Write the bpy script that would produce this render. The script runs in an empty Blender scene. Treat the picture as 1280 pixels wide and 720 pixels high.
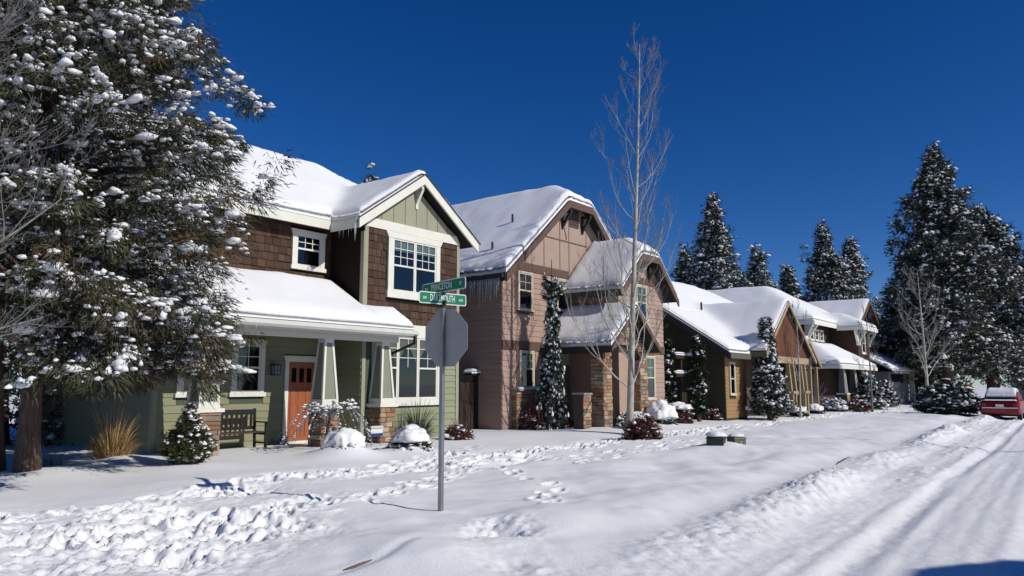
import bpy, math, random
import numpy as np
from mathutils import Vector, Matrix, noise as mnoise

# ------------------------------------------------------------------ camera, world, sun, exposure
SC = bpy.context.scene
COL = SC.collection
TILT, HEAD = math.radians(7.335), math.radians(38.17)
cd = bpy.data.cameras.new("camera"); cam = bpy.data.objects.new("camera", cd); COL.objects.link(cam)
cam.location = (0, 0, 1.7)
cam.rotation_euler = (math.pi/2 + TILT, 0, HEAD - math.pi/2)
cd.sensor_width = 36.0; cd.lens = 940/1280*36
cd.clip_start = 0.1; cd.clip_end = 6000
SC.camera = cam

SUN_EL = math.radians(33.5)
SUN_DIR = Vector((0.20*math.cos(SUN_EL), -0.98*math.cos(SUN_EL), math.sin(SUN_EL))).normalized()
W = bpy.data.worlds.new("World"); SC.world = W; W.use_nodes = True
nt = W.node_tree
sky = nt.nodes.new("ShaderNodeTexSky"); sky.sky_type = 'NISHITA'; sky.sun_disc = False
sky.sun_elevation = SUN_EL; sky.sun_rotation = math.atan2(SUN_DIR.x, SUN_DIR.y)
sky.altitude = 1200; sky.air_density = 0.75; sky.dust_density = 0.15; sky.ozone_density = 4.0
bg = nt.nodes["Background"]; bg.inputs[1].default_value = 0.08
hs_ = nt.nodes.new("ShaderNodeHueSaturation"); hs_.inputs["Saturation"].default_value = 1.30; hs_.inputs["Hue"].default_value = 0.512; hs_.inputs["Value"].default_value = 1.06
nt.links.new(sky.outputs[0], hs_.inputs["Color"]); nt.links.new(hs_.outputs[0], bg.inputs[0])
sl = bpy.data.lights.new("sun", 'SUN'); sl.energy = 3.45; sl.angle = math.radians(0.5); sl.color = (1.0, 0.955, 0.885)
sun = bpy.data.objects.new("sun", sl); COL.objects.link(sun)
sun.rotation_euler = SUN_DIR.to_track_quat('Z', 'Y').to_euler(); sun.location = (20, -60, 60)
SC.view_settings.view_transform = 'Standard'; SC.view_settings.look = 'None'
SC.view_settings.exposure = 0.0; SC.view_settings.gamma = 1.0
SC.render.engine = 'CYCLES'
SC.cycles.max_bounces = 6; SC.cycles.diffuse_bounces = 1; SC.cycles.glossy_bounces = 3
SC.cycles.transparent_max_bounces = 8; SC.cycles.use_denoising = True

RNG = np.random.default_rng(11)
random.seed(5)

# ------------------------------------------------------------------ materials
def mat(name, col, rough=0.7, spec=0.3, metal=0.0, vary=0.0, obj_vary=0.0, scale=3.0, bump=0.0, bscale=30.0, stretch=None, col2=None, bdist=0.02):
    """procedural material: base colour mottled by noise, per-object tone shift, fine bump"""
    m = bpy.data.materials.new(name); m.use_nodes = True
    t = m.node_tree; N = t.nodes; L = t.links; b = N["Principled BSDF"]
    b.inputs["Roughness"].default_value = rough; b.inputs["Metallic"].default_value = metal
    b.inputs["Specular IOR Level"].default_value = spec
    rgb = (*col, 1)
    tc = N.new("ShaderNodeTexCoord"); mp = N.new("ShaderNodeMapping")
    L.new(tc.outputs["Object"], mp.inputs[0])
    if stretch: mp.inputs["Scale"].default_value = stretch
    src = None
    if vary or col2:
        nz = N.new("ShaderNodeTexNoise"); nz.inputs["Scale"].default_value = scale; nz.inputs["Detail"].default_value = 6; nz.inputs["Roughness"].default_value = .65
        L.new(mp.outputs[0], nz.inputs["Vector"])
        rp = N.new("ShaderNodeValToRGB"); rp.color_ramp.elements[0].position = .32; rp.color_ramp.elements[1].position = .68
        c2 = col2 if col2 else tuple(c*(1-vary) for c in col)
        c1 = col if col2 else tuple(min(1, c*(1+vary)) for c in col)
        rp.color_ramp.elements[0].color = (*c2, 1); rp.color_ramp.elements[1].color = (*c1, 1)
        L.new(nz.outputs["Fac"], rp.inputs[0]); src = rp.outputs[0]
    if obj_vary:
        oi = N.new("ShaderNodeObjectInfo"); hs = N.new("ShaderNodeHueSaturation")
        mr = N.new("ShaderNodeMapRange"); mr.inputs[3].default_value = 1-obj_vary; mr.inputs[4].default_value = 1+obj_vary
        L.new(oi.outputs["Random"], mr.inputs[0]); L.new(mr.outputs[0], hs.inputs["Value"])
        if src: L.new(src, hs.inputs["Color"])
        else: hs.inputs["Color"].default_value = rgb
        src = hs.outputs[0]
    if src: L.new(src, b.inputs["Base Color"])
    else: b.inputs["Base Color"].default_value = rgb
    if bump:
        nb = N.new("ShaderNodeTexNoise"); nb.inputs["Scale"].default_value = bscale; nb.inputs["Detail"].default_value = 5
        L.new(mp.outputs[0], nb.inputs["Vector"])
        bp = N.new("ShaderNodeBump"); bp.inputs["Strength"].default_value = bump; bp.inputs["Distance"].default_value = bdist
        L.new(nb.outputs["Fac"], bp.inputs["Height"]); L.new(bp.outputs[0], b.inputs["Normal"])
    return m

SNOW = mat("snow", (.88, .88, .87), .75, .2, vary=.02, scale=1.2, bump=.35, bscale=14, bdist=.03)
SNOWT = mat("tree_snow", (.88, .88, .87), .8, .15, vary=.03, scale=5, bump=.5, bscale=30, bdist=.03)
GREEN = mat("olive_siding", (.275, .275, .165), .75, .2, vary=.07, obj_vary=.05, scale=2.5, bump=.12, bscale=60, stretch=(1, 1, 6))
GREEN2 = mat("sage_siding", (.29, .31, .185), .75, .2, vary=.07, obj_vary=.05, scale=2.5, bump=.12, bscale=60, stretch=(1, 1, 6))
DGREEN = mat("dark_green_paint", (.085, .105, .075), .75, .2, vary=.1)
BATTEN = mat("gable_board", (.33, .325, .225), .75, .2, vary=.06, obj_vary=.05, scale=3, bump=.1, bscale=50)
COLP = mat("grey_sage_panel", (.25, .26, .19), .7, .2, vary=.05)
CREAM = mat("cream_trim", (.76, .74, .63), .6, .3, vary=.06, scale=4, bump=.05, bscale=50)
GUTTER = mat("cream_gutter", (.66, .65, .58), .45, .4, vary=.06, scale=4)
DTRIM = mat("dark_metal_trim", (.035, .03, .028), .5, .4)
SHINGLE = mat("brown_shingle", (.088, .052, .035), .85, .15, vary=.28, obj_vary=.30, scale=9, bump=.35, bscale=90, stretch=(3, 3, .7))
SHBACK = mat("shingle_backing", (.022, .015, .011), .9, .1)
ROOF = mat("asphalt_roof", (.045, .042, .04), .9, .1, vary=.2, bump=.3, bscale=80)
SOFFIT = mat("soffit_paint", (.13, .125, .10), .8, .1, vary=.06)
STONE = [mat("ledge_stone_tan", (.42, .26, .16), .85, .2, vary=.25, obj_vary=.25, scale=7, bump=.6, bscale=25, bdist=.03),
         mat("ledge_stone_rust", (.34, .185, .105), .85, .2, vary=.25, obj_vary=.25, scale=7, bump=.6, bscale=25, bdist=.03),
         mat("ledge_stone_buff", (.46, .35, .24), .85, .2, vary=.22, obj_vary=.22, scale=7, bump=.6, bscale=25, bdist=.03),
         mat("ledge_stone_grey", (.25, .20, .155), .85, .2, vary=.25, obj_vary=.25, scale=7, bump=.6, bscale=25, bdist=.03)]
MORTAR = mat("mortar", (.09, .075, .06), .95, .1, vary=.2)
DOOR = mat("orange_wood_door", (.35, .10, .035), .5, .4, vary=.22, scale=2.5, bump=.1, bscale=40, stretch=(6, 6, .6))
DARK = mat("dark_interior", (.008, .009, .01), .9, .05)
CURTAIN = mat("curtain_cloth", (.42, .36, .20), .9, .1, vary=.2, scale=14, stretch=(4, 1, .4))
BLIND = mat("pale_blind", (.52, .58, .52), .7, .2, vary=.08, scale=9)
BLINDG = mat("green_blind", (.20, .33, .19), .7, .2, vary=.12, scale=6)
BLACK = mat("black_painted_wood", (.014, .013, .013), .5, .4, vary=.2)
SEATW = mat("brown_bench_wood", (.075, .042, .032), .55, .3, vary=.25, scale=6, stretch=(.6, 6, 6))
CONC = mat("concrete", (.30, .28, .25), .9, .2, vary=.15, scale=5, bump=.2, bscale=60)
PINK = mat("pink_siding", (.41, .28, .215), .75, .2, vary=.07, obj_vary=.05, scale=2.5, bump=.12, bscale=60, stretch=(1, 1, 6))
PINKP = mat("pink_panel", (.40, .295, .23), .8, .2, vary=.06, scale=2, bump=.06, bscale=60)
PTRIM = mat("brown_trim", (.13, .082, .060), .7, .2, vary=.1)
PLIGHT = mat("tan_window_frame", (.66,.57,.43), .6, .3, vary=.06)
TAN = mat("tan_siding", (.32, .195, .085), .75, .2, vary=.08, obj_vary=.06, scale=3, bump=.1, bscale=60)
OLIVED = mat("dark_olive_wall", (.055, .05, .033), .8, .2, vary=.12)
REDWOOD = mat("redbrown_board", (.14, .055, .030), .75, .2, vary=.16, obj_vary=.18, scale=5, bump=.15, bscale=50, stretch=(4, 4, .5))
BEAM = mat("tan_timber", (.38, .285, .165), .7, .2, vary=.12, scale=5)
H4W = mat("chocolate_wall", (.06, .038, .028), .8, .2, vary=.15)
H4S = mat("chocolate_shingle", (.10, .058, .04), .85, .15, vary=.25, obj_vary=.25, scale=8)
WHITE = mat("white_paint", (.76,.76,.72), .55, .3, vary=.04)
GREYW = mat("grey_siding", (.16, .165, .17), .75, .2, vary=.07, obj_vary=.06)
FENCEW = mat("weathered_fence_board", (.045, .033, .026), .85, .1, vary=.3, obj_vary=.25, scale=5, bump=.2, bscale=40, stretch=(5, 5, .5))
REDFENCE = mat("cedar_fence_board", (.25, .10, .05), .8, .2, vary=.2, obj_vary=.25, scale=5)
STEEL = mat("galvanised_steel", (.30, .30, .295), .42, .5, .75, vary=.18, scale=9, bump=.04, bscale=60)
SIGNB = mat("sign_back_aluminium", (.34, .335, .31), .6, .4, 0, vary=.10, scale=3, bump=.03, bscale=20)
SIGNG = mat("sign_green", (.004, .19, .085), .4, .4, vary=.06, scale=5)
SIGNW = mat("sign_white", (.70, .72, .68), .45, .4, vary=.05, scale=9)
BARK = mat("dark_bark", (.14, .095, .075), .95, .1, vary=.45, scale=6, bump=.9, bscale=16, stretch=(5, 5, .8), bdist=.06)
BARKP = mat("aspen_bark", (.42, .40, .335), .8, .2, vary=.28, scale=5, bump=.3, bscale=30)
TWIG = mat("grey_twig", (.21, .205, .19), .85, .2, vary=.25, scale=5)
TWIGR = mat("reddish_twig", (.14, .055, .045), .85, .2, vary=.3, scale=5)
GLASSN = bpy.data.materials.new("window_glass"); GLASSN.use_nodes = True
_t = GLASSN.node_tree; _t.nodes.clear()
_o = _t.nodes.new("ShaderNodeOutputMaterial"); _m = _t.nodes.new("ShaderNodeMixShader"); _lw = _t.nodes.new("ShaderNodeLayerWeight"); _lw.inputs[0].default_value = .5; _pw = _t.nodes.new("ShaderNodeMath"); _pw.operation = "POWER"; _pw.inputs[1].default_value = 3.0; _f = _t.nodes.new("ShaderNodeMath"); _f.operation = "MULTIPLY_ADD"; _f.inputs[1].default_value = .75; _f.inputs[2].default_value = .05; _t.links.new(_lw.outputs["Facing"], _pw.inputs[0]); _t.links.new(_pw.outputs[0], _f.inputs[0])
_tr = _t.nodes.new("ShaderNodeBsdfTransparent"); _tr.inputs[0].default_value = (.72, .76, .76, 1); _g = _t.nodes.new("ShaderNodeBsdfGlossy"); _g.inputs["Roughness"].default_value = .03
_t.links.new(_f.outputs[0], _m.inputs[0]); _t.links.new(_tr.outputs[0], _m.inputs[1]); _t.links.new(_g.outputs[0], _m.inputs[2]); _t.links.new(_m.outputs[0], _o.inputs[0])
ICE = bpy.data.materials.new("ice"); ICE.use_nodes = True
_b = ICE.node_tree.nodes["Principled BSDF"]; _b.inputs["Base Color"].default_value = (.75, .82, .86, 1); _b.inputs["Roughness"].default_value = .12
_b.inputs["Transmission Weight"].default_value = .55; _b.inputs["IOR"].default_value = 1.31
def leafmat(name, col, v=.35, sc=2.0):
    return mat(name, col, .75, .15, vary=v, scale=sc)
JUN = [leafmat("juniper_olive", (.085, .088, .050)), leafmat("juniper_brown", (.105, .082, .050)), leafmat("juniper_dark", (.050, .060, .036))]
PINE = [leafmat("pine_needle", (.060, .074, .052), sc=.5), leafmat("pine_needle_dark", (.036, .048, .036), sc=.5), leafmat("pine_needle_pale", (.080, .090, .066), sc=.5)]
SPR = [leafmat("spruce_needle", (.050, .068, .052), sc=1), leafmat("spruce_needle_dark", (.028, .040, .028), sc=1)]
CEDAR = [leafmat("cedar_leaf", (.040, .062, .022), sc=2), leafmat("cedar_leaf_dark", (.022, .036, .014), sc=2)]
ALB = [leafmat("dwarf_spruce_leaf", (.072, .080, .026), sc=6), leafmat("dwarf_spruce_dark", (.040, .048, .018), sc=6)]
REDL = [leafmat("russet_leaf", (.15, .045, .038), sc=6), leafmat("russet_dark", (.075, .035, .032), sc=6), leafmat("russet_tan", (.16, .10, .07), sc=6)]
EVERL = [leafmat("evergreen_leaf", (.055, .068, .035), sc=6), leafmat("evergreen_dark", (.028, .034, .018), sc=6)]
STRAW = [leafmat("straw", (.44, .27, .095), sc=8), leafmat("straw_pale", (.52, .38, .18), sc=8), leafmat("straw_brown", (.22, .12, .045), sc=8)]

# ------------------------------------------------------------------ mesh helpers
def setprops(o, label=None, cat=None, group=None, kind=None):
    if label: o["label"] = label
    if cat: o["category"] = cat
    if group: o["group"] = group
    if kind: o["kind"] = kind
    return o

def wloc(o):
    v = Vector((0, 0, 0))
    while o: v += o.location; o = o.parent
    return v

def link(name, me, parent=None, kind=None):
    """link a mesh modelled in world coordinates; parents here are only ever translated"""
    o = bpy.data.objects.new(name, me); COL.objects.link(o)
    if parent is not None:
        o.parent = parent; o.location = -wloc(parent)
    if kind: o["kind"] = kind
    return o

def thing(name, loc, label, cat, group=None):
    o = bpy.data.objects.new(name, None); COL.objects.link(o); o.location = loc; o.empty_display_size = .2
    return setprops(o, label, cat, group)

def np_mesh(name, V, F, mats, mi=None, smooth=False):
    V = np.asarray(V, np.float32); F = np.asarray(F, np.int32); k = F.shape[1]
    me = bpy.data.meshes.new(name)
    me.vertices.add(len(V)); me.vertices.foreach_set("co", V.ravel())
    me.loops.add(F.size); me.loops.foreach_set("vertex_index", F.ravel())
    me.polygons.add(len(F)); me.polygons.foreach_set("loop_start", np.arange(0, F.size, k, dtype=np.int32))
    if mi is not None: me.polygons.foreach_set("material_index", np.asarray(mi, np.int32))
    me.polygons.foreach_set("use_smooth", np.full(len(F), smooth))
    for m in (mats if isinstance(mats, (list, tuple)) else [mats]): me.materials.append(m)
    me.update(calc_edges=True); me.validate()
    return me

class MB:
    def __init__(s): s.v = []; s.f = []; s.m = []
    def add(s, vs, fs, m=0):
        n = len(s.v); s.v += [tuple(v) for v in vs]
        for f in fs: s.f.append(tuple(i+n for i in f)); s.m.append(m)
        return s
    def box(s, x0, x1, y0, y1, z0, z1, m=0):
        return s.add([(x0,y0,z0),(x1,y0,z0),(x1,y1,z0),(x0,y1,z0),(x0,y0,z1),(x1,y0,z1),(x1,y1,z1),(x0,y1,z1)],
                     [(0,3,2,1),(4,5,6,7),(0,1,5,4),(1,2,6,5),(2,3,7,6),(3,0,4,7)], m)
    def prism_y(s, poly, y0, y1, m=0):      # poly in (x, z), counter-clockwise seen from -Y
        n = len(poly)
        return s.add([(x,y0,z) for x,z in poly]+[(x,y1,z) for x,z in poly],
                     [tuple(range(n)), tuple(range(2*n-1,n-1,-1))]+[((i+1)%n,i,n+i,n+(i+1)%n) for i in range(n)], m)
    def prism_x(s, poly, x0, x1, m=0):      # poly in (y, z)
        n = len(poly)
        return s.add([(x0,y,z) for y,z in poly]+[(x1,y,z) for y,z in poly],
                     [tuple(range(n-1,-1,-1)), tuple(range(n,2*n))]+[(i,(i+1)%n,n+(i+1)%n,n+i) for i in range(n)], m)
    def frustum(s, r0, z0, r1, z1, m=0):    # r = (x0, x1, y0, y1) rectangles at z0 and z1
        a, b, c, d = r0; e, f, g, h = r1
        return s.add([(a,c,z0),(b,c,z0),(b,d,z0),(a,d,z0),(e,g,z1),(f,g,z1),(f,h,z1),(e,h,z1)],
                     [(0,3,2,1),(4,5,6,7),(0,1,5,4),(1,2,6,5),(2,3,7,6),(3,0,4,7)], m)
    def beam(s, p, q, w, h, m=0):           # square bar from p to q
        p = Vector(p); q = Vector(q); d = (q-p).normalized()
        up = Vector((0,0,1)) if abs(d.z) < .95 else Vector((0,1,0))
        a = d.cross(up).normalized()*w/2; b = a.cross(d).normalized()*h/2
        c = [p-a-b,p+a-b,p+a+b,p-a+b,q-a-b,q+a-b,q+a+b,q-a+b]
        return s.add(c, [(0,3,2,1),(4,5,6,7),(0,1,5,4),(1,2,6,5),(2,3,7,6),(3,0,4,7)], m)
    def tube(s, pts, rad, n=8, m=0, cap=True):
        pts = [Vector(p) for p in pts]; vs = []; ref = Vector((.31,.17,.93))
        for i, p in enumerate(pts):
            d = (pts[min(i+1,len(pts)-1)]-pts[max(i-1,0)]).normalized()
            a = d.cross(ref)
            if a.length < 1e-3: a = d.cross(Vector((1,0,0)))
            a.normalize(); b = d.cross(a); r = rad[i] if hasattr(rad,'__len__') else rad
            vs += [p+(a*math.cos(t)+b*math.sin(t))*r for t in (2*math.pi*k/n for k in range(n))]
        fs = [(i*n+k,i*n+(k+1)%n,(i+1)*n+(k+1)%n,(i+1)*n+k) for i in range(len(pts)-1) for k in range(n)]
        if cap: fs += [tuple(range(n-1,-1,-1)), tuple((len(pts)-1)*n+k for k in range(n))]
        return s.add(vs, fs, m)
    def mesh(s, name, mats, smooth=False):
        me = bpy.data.meshes.new(name); me.from_pydata(s.v, [], s.f)
        for m in (mats if isinstance(mats,(list,tuple)) else [mats]): me.materials.append(m)
        me.polygons.foreach_set("material_index", s.m)
        me.polygons.foreach_set("use_smooth", [smooth]*len(s.f)); me.update()
        return me
    def obj(s, name, mats, parent=None, smooth=False, kind=None):
        return link(name, s.mesh(name, mats, smooth), parent, kind)
def BX(name, m, parent, *b): return MB().box(*b).obj(name, m, parent)

# value noise
def _h(i, j, s):
    n = (i.astype(np.int64)*374761393 + j.astype(np.int64)*668265263 + s*1442695041) & 0x7fffffff
    n = ((n ^ (n >> 13))*1274126177) & 0x7fffffff
    n = n ^ (n >> 16)
    return (n & 0xffff)/65535.0
def vn(x, y, s=0):
    x = np.asarray(x, float); y = np.asarray(y, float)
    i = np.floor(x); j = np.floor(y); u = x-i; v = y-j; u = u*u*u*(u*(u*6-15)+10); v = v*v*v*(v*(v*6-15)+10)
    return (_h(i,j,s)*(1-u)+_h(i+1,j,s)*u)*(1-v)+(_h(i,j+1,s)*(1-u)+_h(i+1,j+1,s)*u)*v
def fbm(x, y, s=0, o=4):
    r = 0; a = .5
    for k in range(o): r = r+a*(vn(x,y,s+k*17)-.5); x = x*2.03+7.1; y = y*2.03+3.3; a *= .5
    return r
def sstep(a, b, x):
    t = np.clip((x-a)/(b-a), 0, 1); return t*t*(3-2*t)

# ------------------------------------------------------------------ house pieces
_unit = {}
def unit_board():                      # lap board: thick lower edge, thin top, 1 x 1 unit, 25 mm proud
    if 'b' not in _unit:
        m = MB(); m.add([(0,-.026,0),(1,-.026,0),(1,0,0),(0,0,0),(0,-.008,1),(1,-.008,1),(1,0,1),(0,0,1)],
                        [(0,3,2,1),(4,5,6,7),(0,1,5,4),(1,2,6,5),(2,3,7,6),(3,0,4,7)])
        _unit['b'] = m
    return _unit['b']
def piece(name, key, builder, mt, parent, loc, scale):
    k = (key, mt.name)
    if k not in _unit: _unit[k] = builder().mesh(name, mt)
    o = bpy.data.objects.new(name, _unit[k]); COL.objects.link(o); o.parent = parent
    o.location = Vector(loc)-wloc(parent); o.scale = scale
    return o
def segs(x0, x1, z0, z1, holes):
    """pieces of the course x0..x1 left over by the holes (hx0, hx1, hz0, hz1)"""
    out = [(x0, x1)]
    for a, b, c, d in holes:
        if c < z1-.02 and d > z0+.02:
            nx = []
            for p, q in out:
                if b <= p or a >= q: nx.append((p, q)); continue
                if a-p > .03: nx.append((p, a))
                if q-b > .03: nx.append((b, q))
            out = nx
    return out
def lap_siding(parent, x0, x1, z0, z1, y, mt, holes=(), course=.18):
    n = max(1, round((z1-z0)/course)); h = (z1-z0)/n
    for i in range(n):
        for a, b in segs(x0, x1, z0+i*h, z0+(i+1)*h, holes):
            piece("siding_board", 'b', unit_board, mt, parent, (a, y, z0+i*h), (b-a, 1, h-.004))
def lap_siding_x(parent, y0, y1, z0, z1, x, mt, course=.18):
    """boards on a wall that looks to -X"""
    n = max(1, round((z1-z0)/course)); h = (z1-z0)/n
    for i in range(n):
        o = piece("siding_board", 'b', unit_board, mt, parent, (x, y1, z0+i*h), (y1-y0, 1, h-.004)); o.rotation_euler = (0, 0, -math.pi/2)
def shingle_unit():
    m = MB(); m.add([(0,-.030,0),(1,-.030,.0),(1,0,0),(0,0,0),(0,-.012,1),(1,-.012,1),(1,0,1),(0,0,1)],
                    [(0,3,2,1),(4,5,6,7),(0,1,5,4),(1,2,6,5),(2,3,7,6),(3,0,4,7)]); return m
def shingles(parent, x0, x1, z0, z1, y, mt, holes=(), course=.20, wide=.19, single=True, rng=random):
    n = round((z1-z0)/course); h = (z1-z0)/n; mb = MB()
    for i in range(n):
        x = x0
        while x < x1-.02:
            w = min(wide*rng.uniform(.6, 1.35), x1-x); dz = rng.uniform(0, .022)
            for a, b in segs(x, x+w, z0+i*h, z0+(i+1)*h, holes):
                if b-a < .03: continue
                if single: 
                    o = piece("shingle", 'sh', shingle_unit, mt, parent, (a+.004, y, z0+i*h+dz), (b-a-.009, rng.uniform(.85,1.25), h-dz-.002))
                else:
                    t = .03*rng.uniform(.8,1.3)
                    mb.add([(a+.004,y-t,z0+i*h+dz),(b-.005,y-t,z0+i*h+dz),(b-.005,y,z0+i*h+dz),(a+.004,y,z0+i*h+dz),(a+.004,y-.012,z0+i*h+h),(b-.005,y-.012,z0+i*h+h),(b-.005,y,z0+i*h+h),(a+.004,y,z0+i*h+h)],
                           [(0,3,2,1),(4,5,6,7),(0,1,5,4),(1,2,6,5),(2,3,7,6),(3,0,4,7)], rng.randrange(3))
            x += w
    if not single:
        tones = [mt, _tone(mt, .75), _tone(mt, 1.25)]
        mb.obj("shingle_cladding", tones, parent, kind="stuff")
def _tone(m, f):
    k = ('tone', m.name, f)
    if k not in _unit:
        c = m.copy(); c.name = m.name+"_tone"
        for n in c.node_tree.nodes:
            if n.type == 'VALTORGB':
                for e in n.color_ramp.elements: e.color = (*[min(1, v*f) for v in e.color[:3]], 1)
        _unit[k] = c
    return _unit[k]
def stone_unit(seed):
    def f():
        r = random.Random(seed); m = MB(); j = lambda a: a+r.uniform(-.05, .05)
        vs = []
        for y, k in ((0, 0), (-.8, 0), (-1, .13)):
            for x, z in ((0,0),(1,0),(1,1),(0,1)):
                xx = x+(k if x == 0 else -k)*.5; zz = z+(k if z == 0 else -k)
                vs.append((j(xx) if y else xx, y+r.uniform(-.18,.18)*(y < -.9), j(zz) if y else zz))
        fs = [(8,9,10,11)]+[(a+i, a+(i+1)%4, a+4+(i+1)%4, a+4+i) for a in (0,4) for i in range(4)]
        return m.add(vs, fs)
    return f
def stone_face(parent, a0, a1, z0, z1, plane, row=.11, wid=.26, depth=.05, axis='y', single=True, rng=random, holes=()):
    """ledge stones laid on a face; axis 'y': face looks to -Y at y=plane; axis 'x': face looks to -X at x=plane"""
    z = z0; mb = MB()
    while z < z1-.03:
        h = min(row*rng.uniform(.75, 1.3), z1-z)
        if z1-z-h < .04: h = z1-z
        x = a0
        while x < a1-.01:
            w = min(wid*rng.uniform(.55, 1.5), a1-x)
            if a1-x-w < .06: w = a1-x
            for p, q in segs(x, x+w, z, z+h, holes):
                s = rng.randrange(5); mt = rng.choice(STONE); d = depth*rng.uniform(.6, 1.25); g = .006
                if single:
                    o = piece("stone", 's%d' % s, stone_unit(s), mt, parent, (p+g, plane, z+g) if axis == 'y' else (plane, q-g, z+g), (q-p-2*g, d, h-2*g))
                    if axis == 'x': o.rotation_euler = (0, 0, -math.pi/2)
                else:
                    u = stone_unit(s)()
                    L = [(p+g+vx*(q-p-2*g), plane+vy*d, z+g+vz*(h-2*g)) if axis == 'y' else (plane+vy*d, q-g-vx*(q-p-2*g), z+g+vz*(h-2*g)) for vx, vy, vz in u.v]
                    mb.add(L, u.f, STONE.index(mt))
            x += w
        z += h
    if not single and mb.v: mb.obj("stonework", STONE, parent, kind="stuff")
def window(parent, x0, x1, z0, z1, y, trim, sash=None, casing=.1, units=1, cols=2, rows=2, grid_lower=False, head=.14, flare=.05, sill=.10, mid=.52, cover=None, cover_m=None, cover_h=.3, grid_rows_frac=1.0, fixed_mid=False):
    """window looking to -Y: casing part with sashes, panes, glazing bars, sill and any blind as sub-parts"""
    sash = sash or trim
    m = MB(); c = casing
    if c:
        m.box(x0-c, x0, y-.062, y, z0, z1); m.box(x1, x1+c, y-.062, y, z0, z1)
        m.prism_y([(x0-c, z1), (x1+c, z1), (x1+c+flare, z1+head), (x0-c-flare, z1+head)], y-.070, y)
    m.box(x0, x1, y-.004, y+.002, z0, z1, 1)
    o = m.obj("window", [trim, DARK], parent)
    if sill: BX("sill", trim, o, x0-c-.04, x1+c+.04, y-.09, y, z0-sill, z0)
    w = (x1-x0)/units; s = .045
    sm = MB(); gm = MB(); g = MB()
    zm = z0+(z1-z0)*mid
    for u in range(units):
        a = x0+u*w+.004; b = x0+(u+1)*w-.004
        sm.box(a, a+s, y-.052, y-.006, z0, z1); sm.box(b-s, b, y-.052, y-.006, z0, z1)
        sm.box(a+s, b-s, y-.052, y-.006, z0, z0+s); sm.box(a+s, b-s, y-.052, y-.006, z1-s, z1)
        if not (fixed_mid and u == 1): sm.box(a+s, b-s, y-.056, y-.006, zm-s/2, zm+s/2)
        t = .009
        for k in range(1, cols): xx = a+s+(b-a-2*s)*k/cols; gm.box(xx-t, xx+t, y-.044, y-.026, zm+s/2, z1-s)
        for k in range(1, rows): zz = zm+s/2+(z1-s-zm-s/2)*k/rows; gm.box(a+s, b-s, y-.043, y-.027, zz-t, zz+t)
    sm.obj("sash", sash, o)
    if gm.v: gm.obj("glazing_bar", sash, o)
    for u in range(units):
        a = x0+u*w+.045; b = x0+(u+1)*w-.045
        BX("pane", GLASSN, o, a, b, y-.036, y-.032, zm, z1-.04); BX("pane", GLASSN, o, a, b, y-.036, y-.032, z0+.04, zm)
    if cover == 'blind':
        mb = MB(); n = 9; hh = (z1-z0)*cover_h
        for k in range(n): mb.box(x0+.03, x1-.03, y-.016, y-.010, z1-.04-hh*(k+1)/n+.004, z1-.04-hh*k/n)
        mb.obj("blind", cover_m or BLIND, o)
    elif cover == 'valance':
        mb = MB()
        for u in range(units):
            a = x0+u*w+.04; b = x0+(u+1)*w-.04; n = 12; hh = (z1-z0)*.42
            top = [(a+(b-a)*k/n, z1-.04) for k in range(n+1)]
            bot = [(a+(b-a)*k/n, z1-.04-hh*(.25+.72*abs(1-2*k/n)**1.5)) for k in range(n+1)]
            vs = [(x, y-.014-.006*(k % 2), z) for k, (x, z) in enumerate(top)]+[(x, y-.014-.006*(k % 2), z) for k, (x, z) in enumerate(bot)]
            mb.add(vs, [(k, k+1, n+2+k, n+1+k)[::-1] for k in range(n)])
        mb.obj("curtain", cover_m or CURTAIN, o)
    elif cover == 'curtain':
        mb = MB(); n = 14; hh = (z1-z0)*cover_h
        vs = [(x0+.04+(x1-x0-.08)*k/n, y-.013-.006*(k % 2), z1-.04) for k in range(n+1)]+[(x0+.04+(x1-x0-.08)*k/n, y-.013-.006*(k % 2), z1-.04-hh) for k in range(n+1)]
        mb.add(vs, [(n+1+k, n+2+k, k+1, k) for k in range(n)]); mb.obj("curtain", cover_m or BLINDG, o)
    return o

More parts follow.
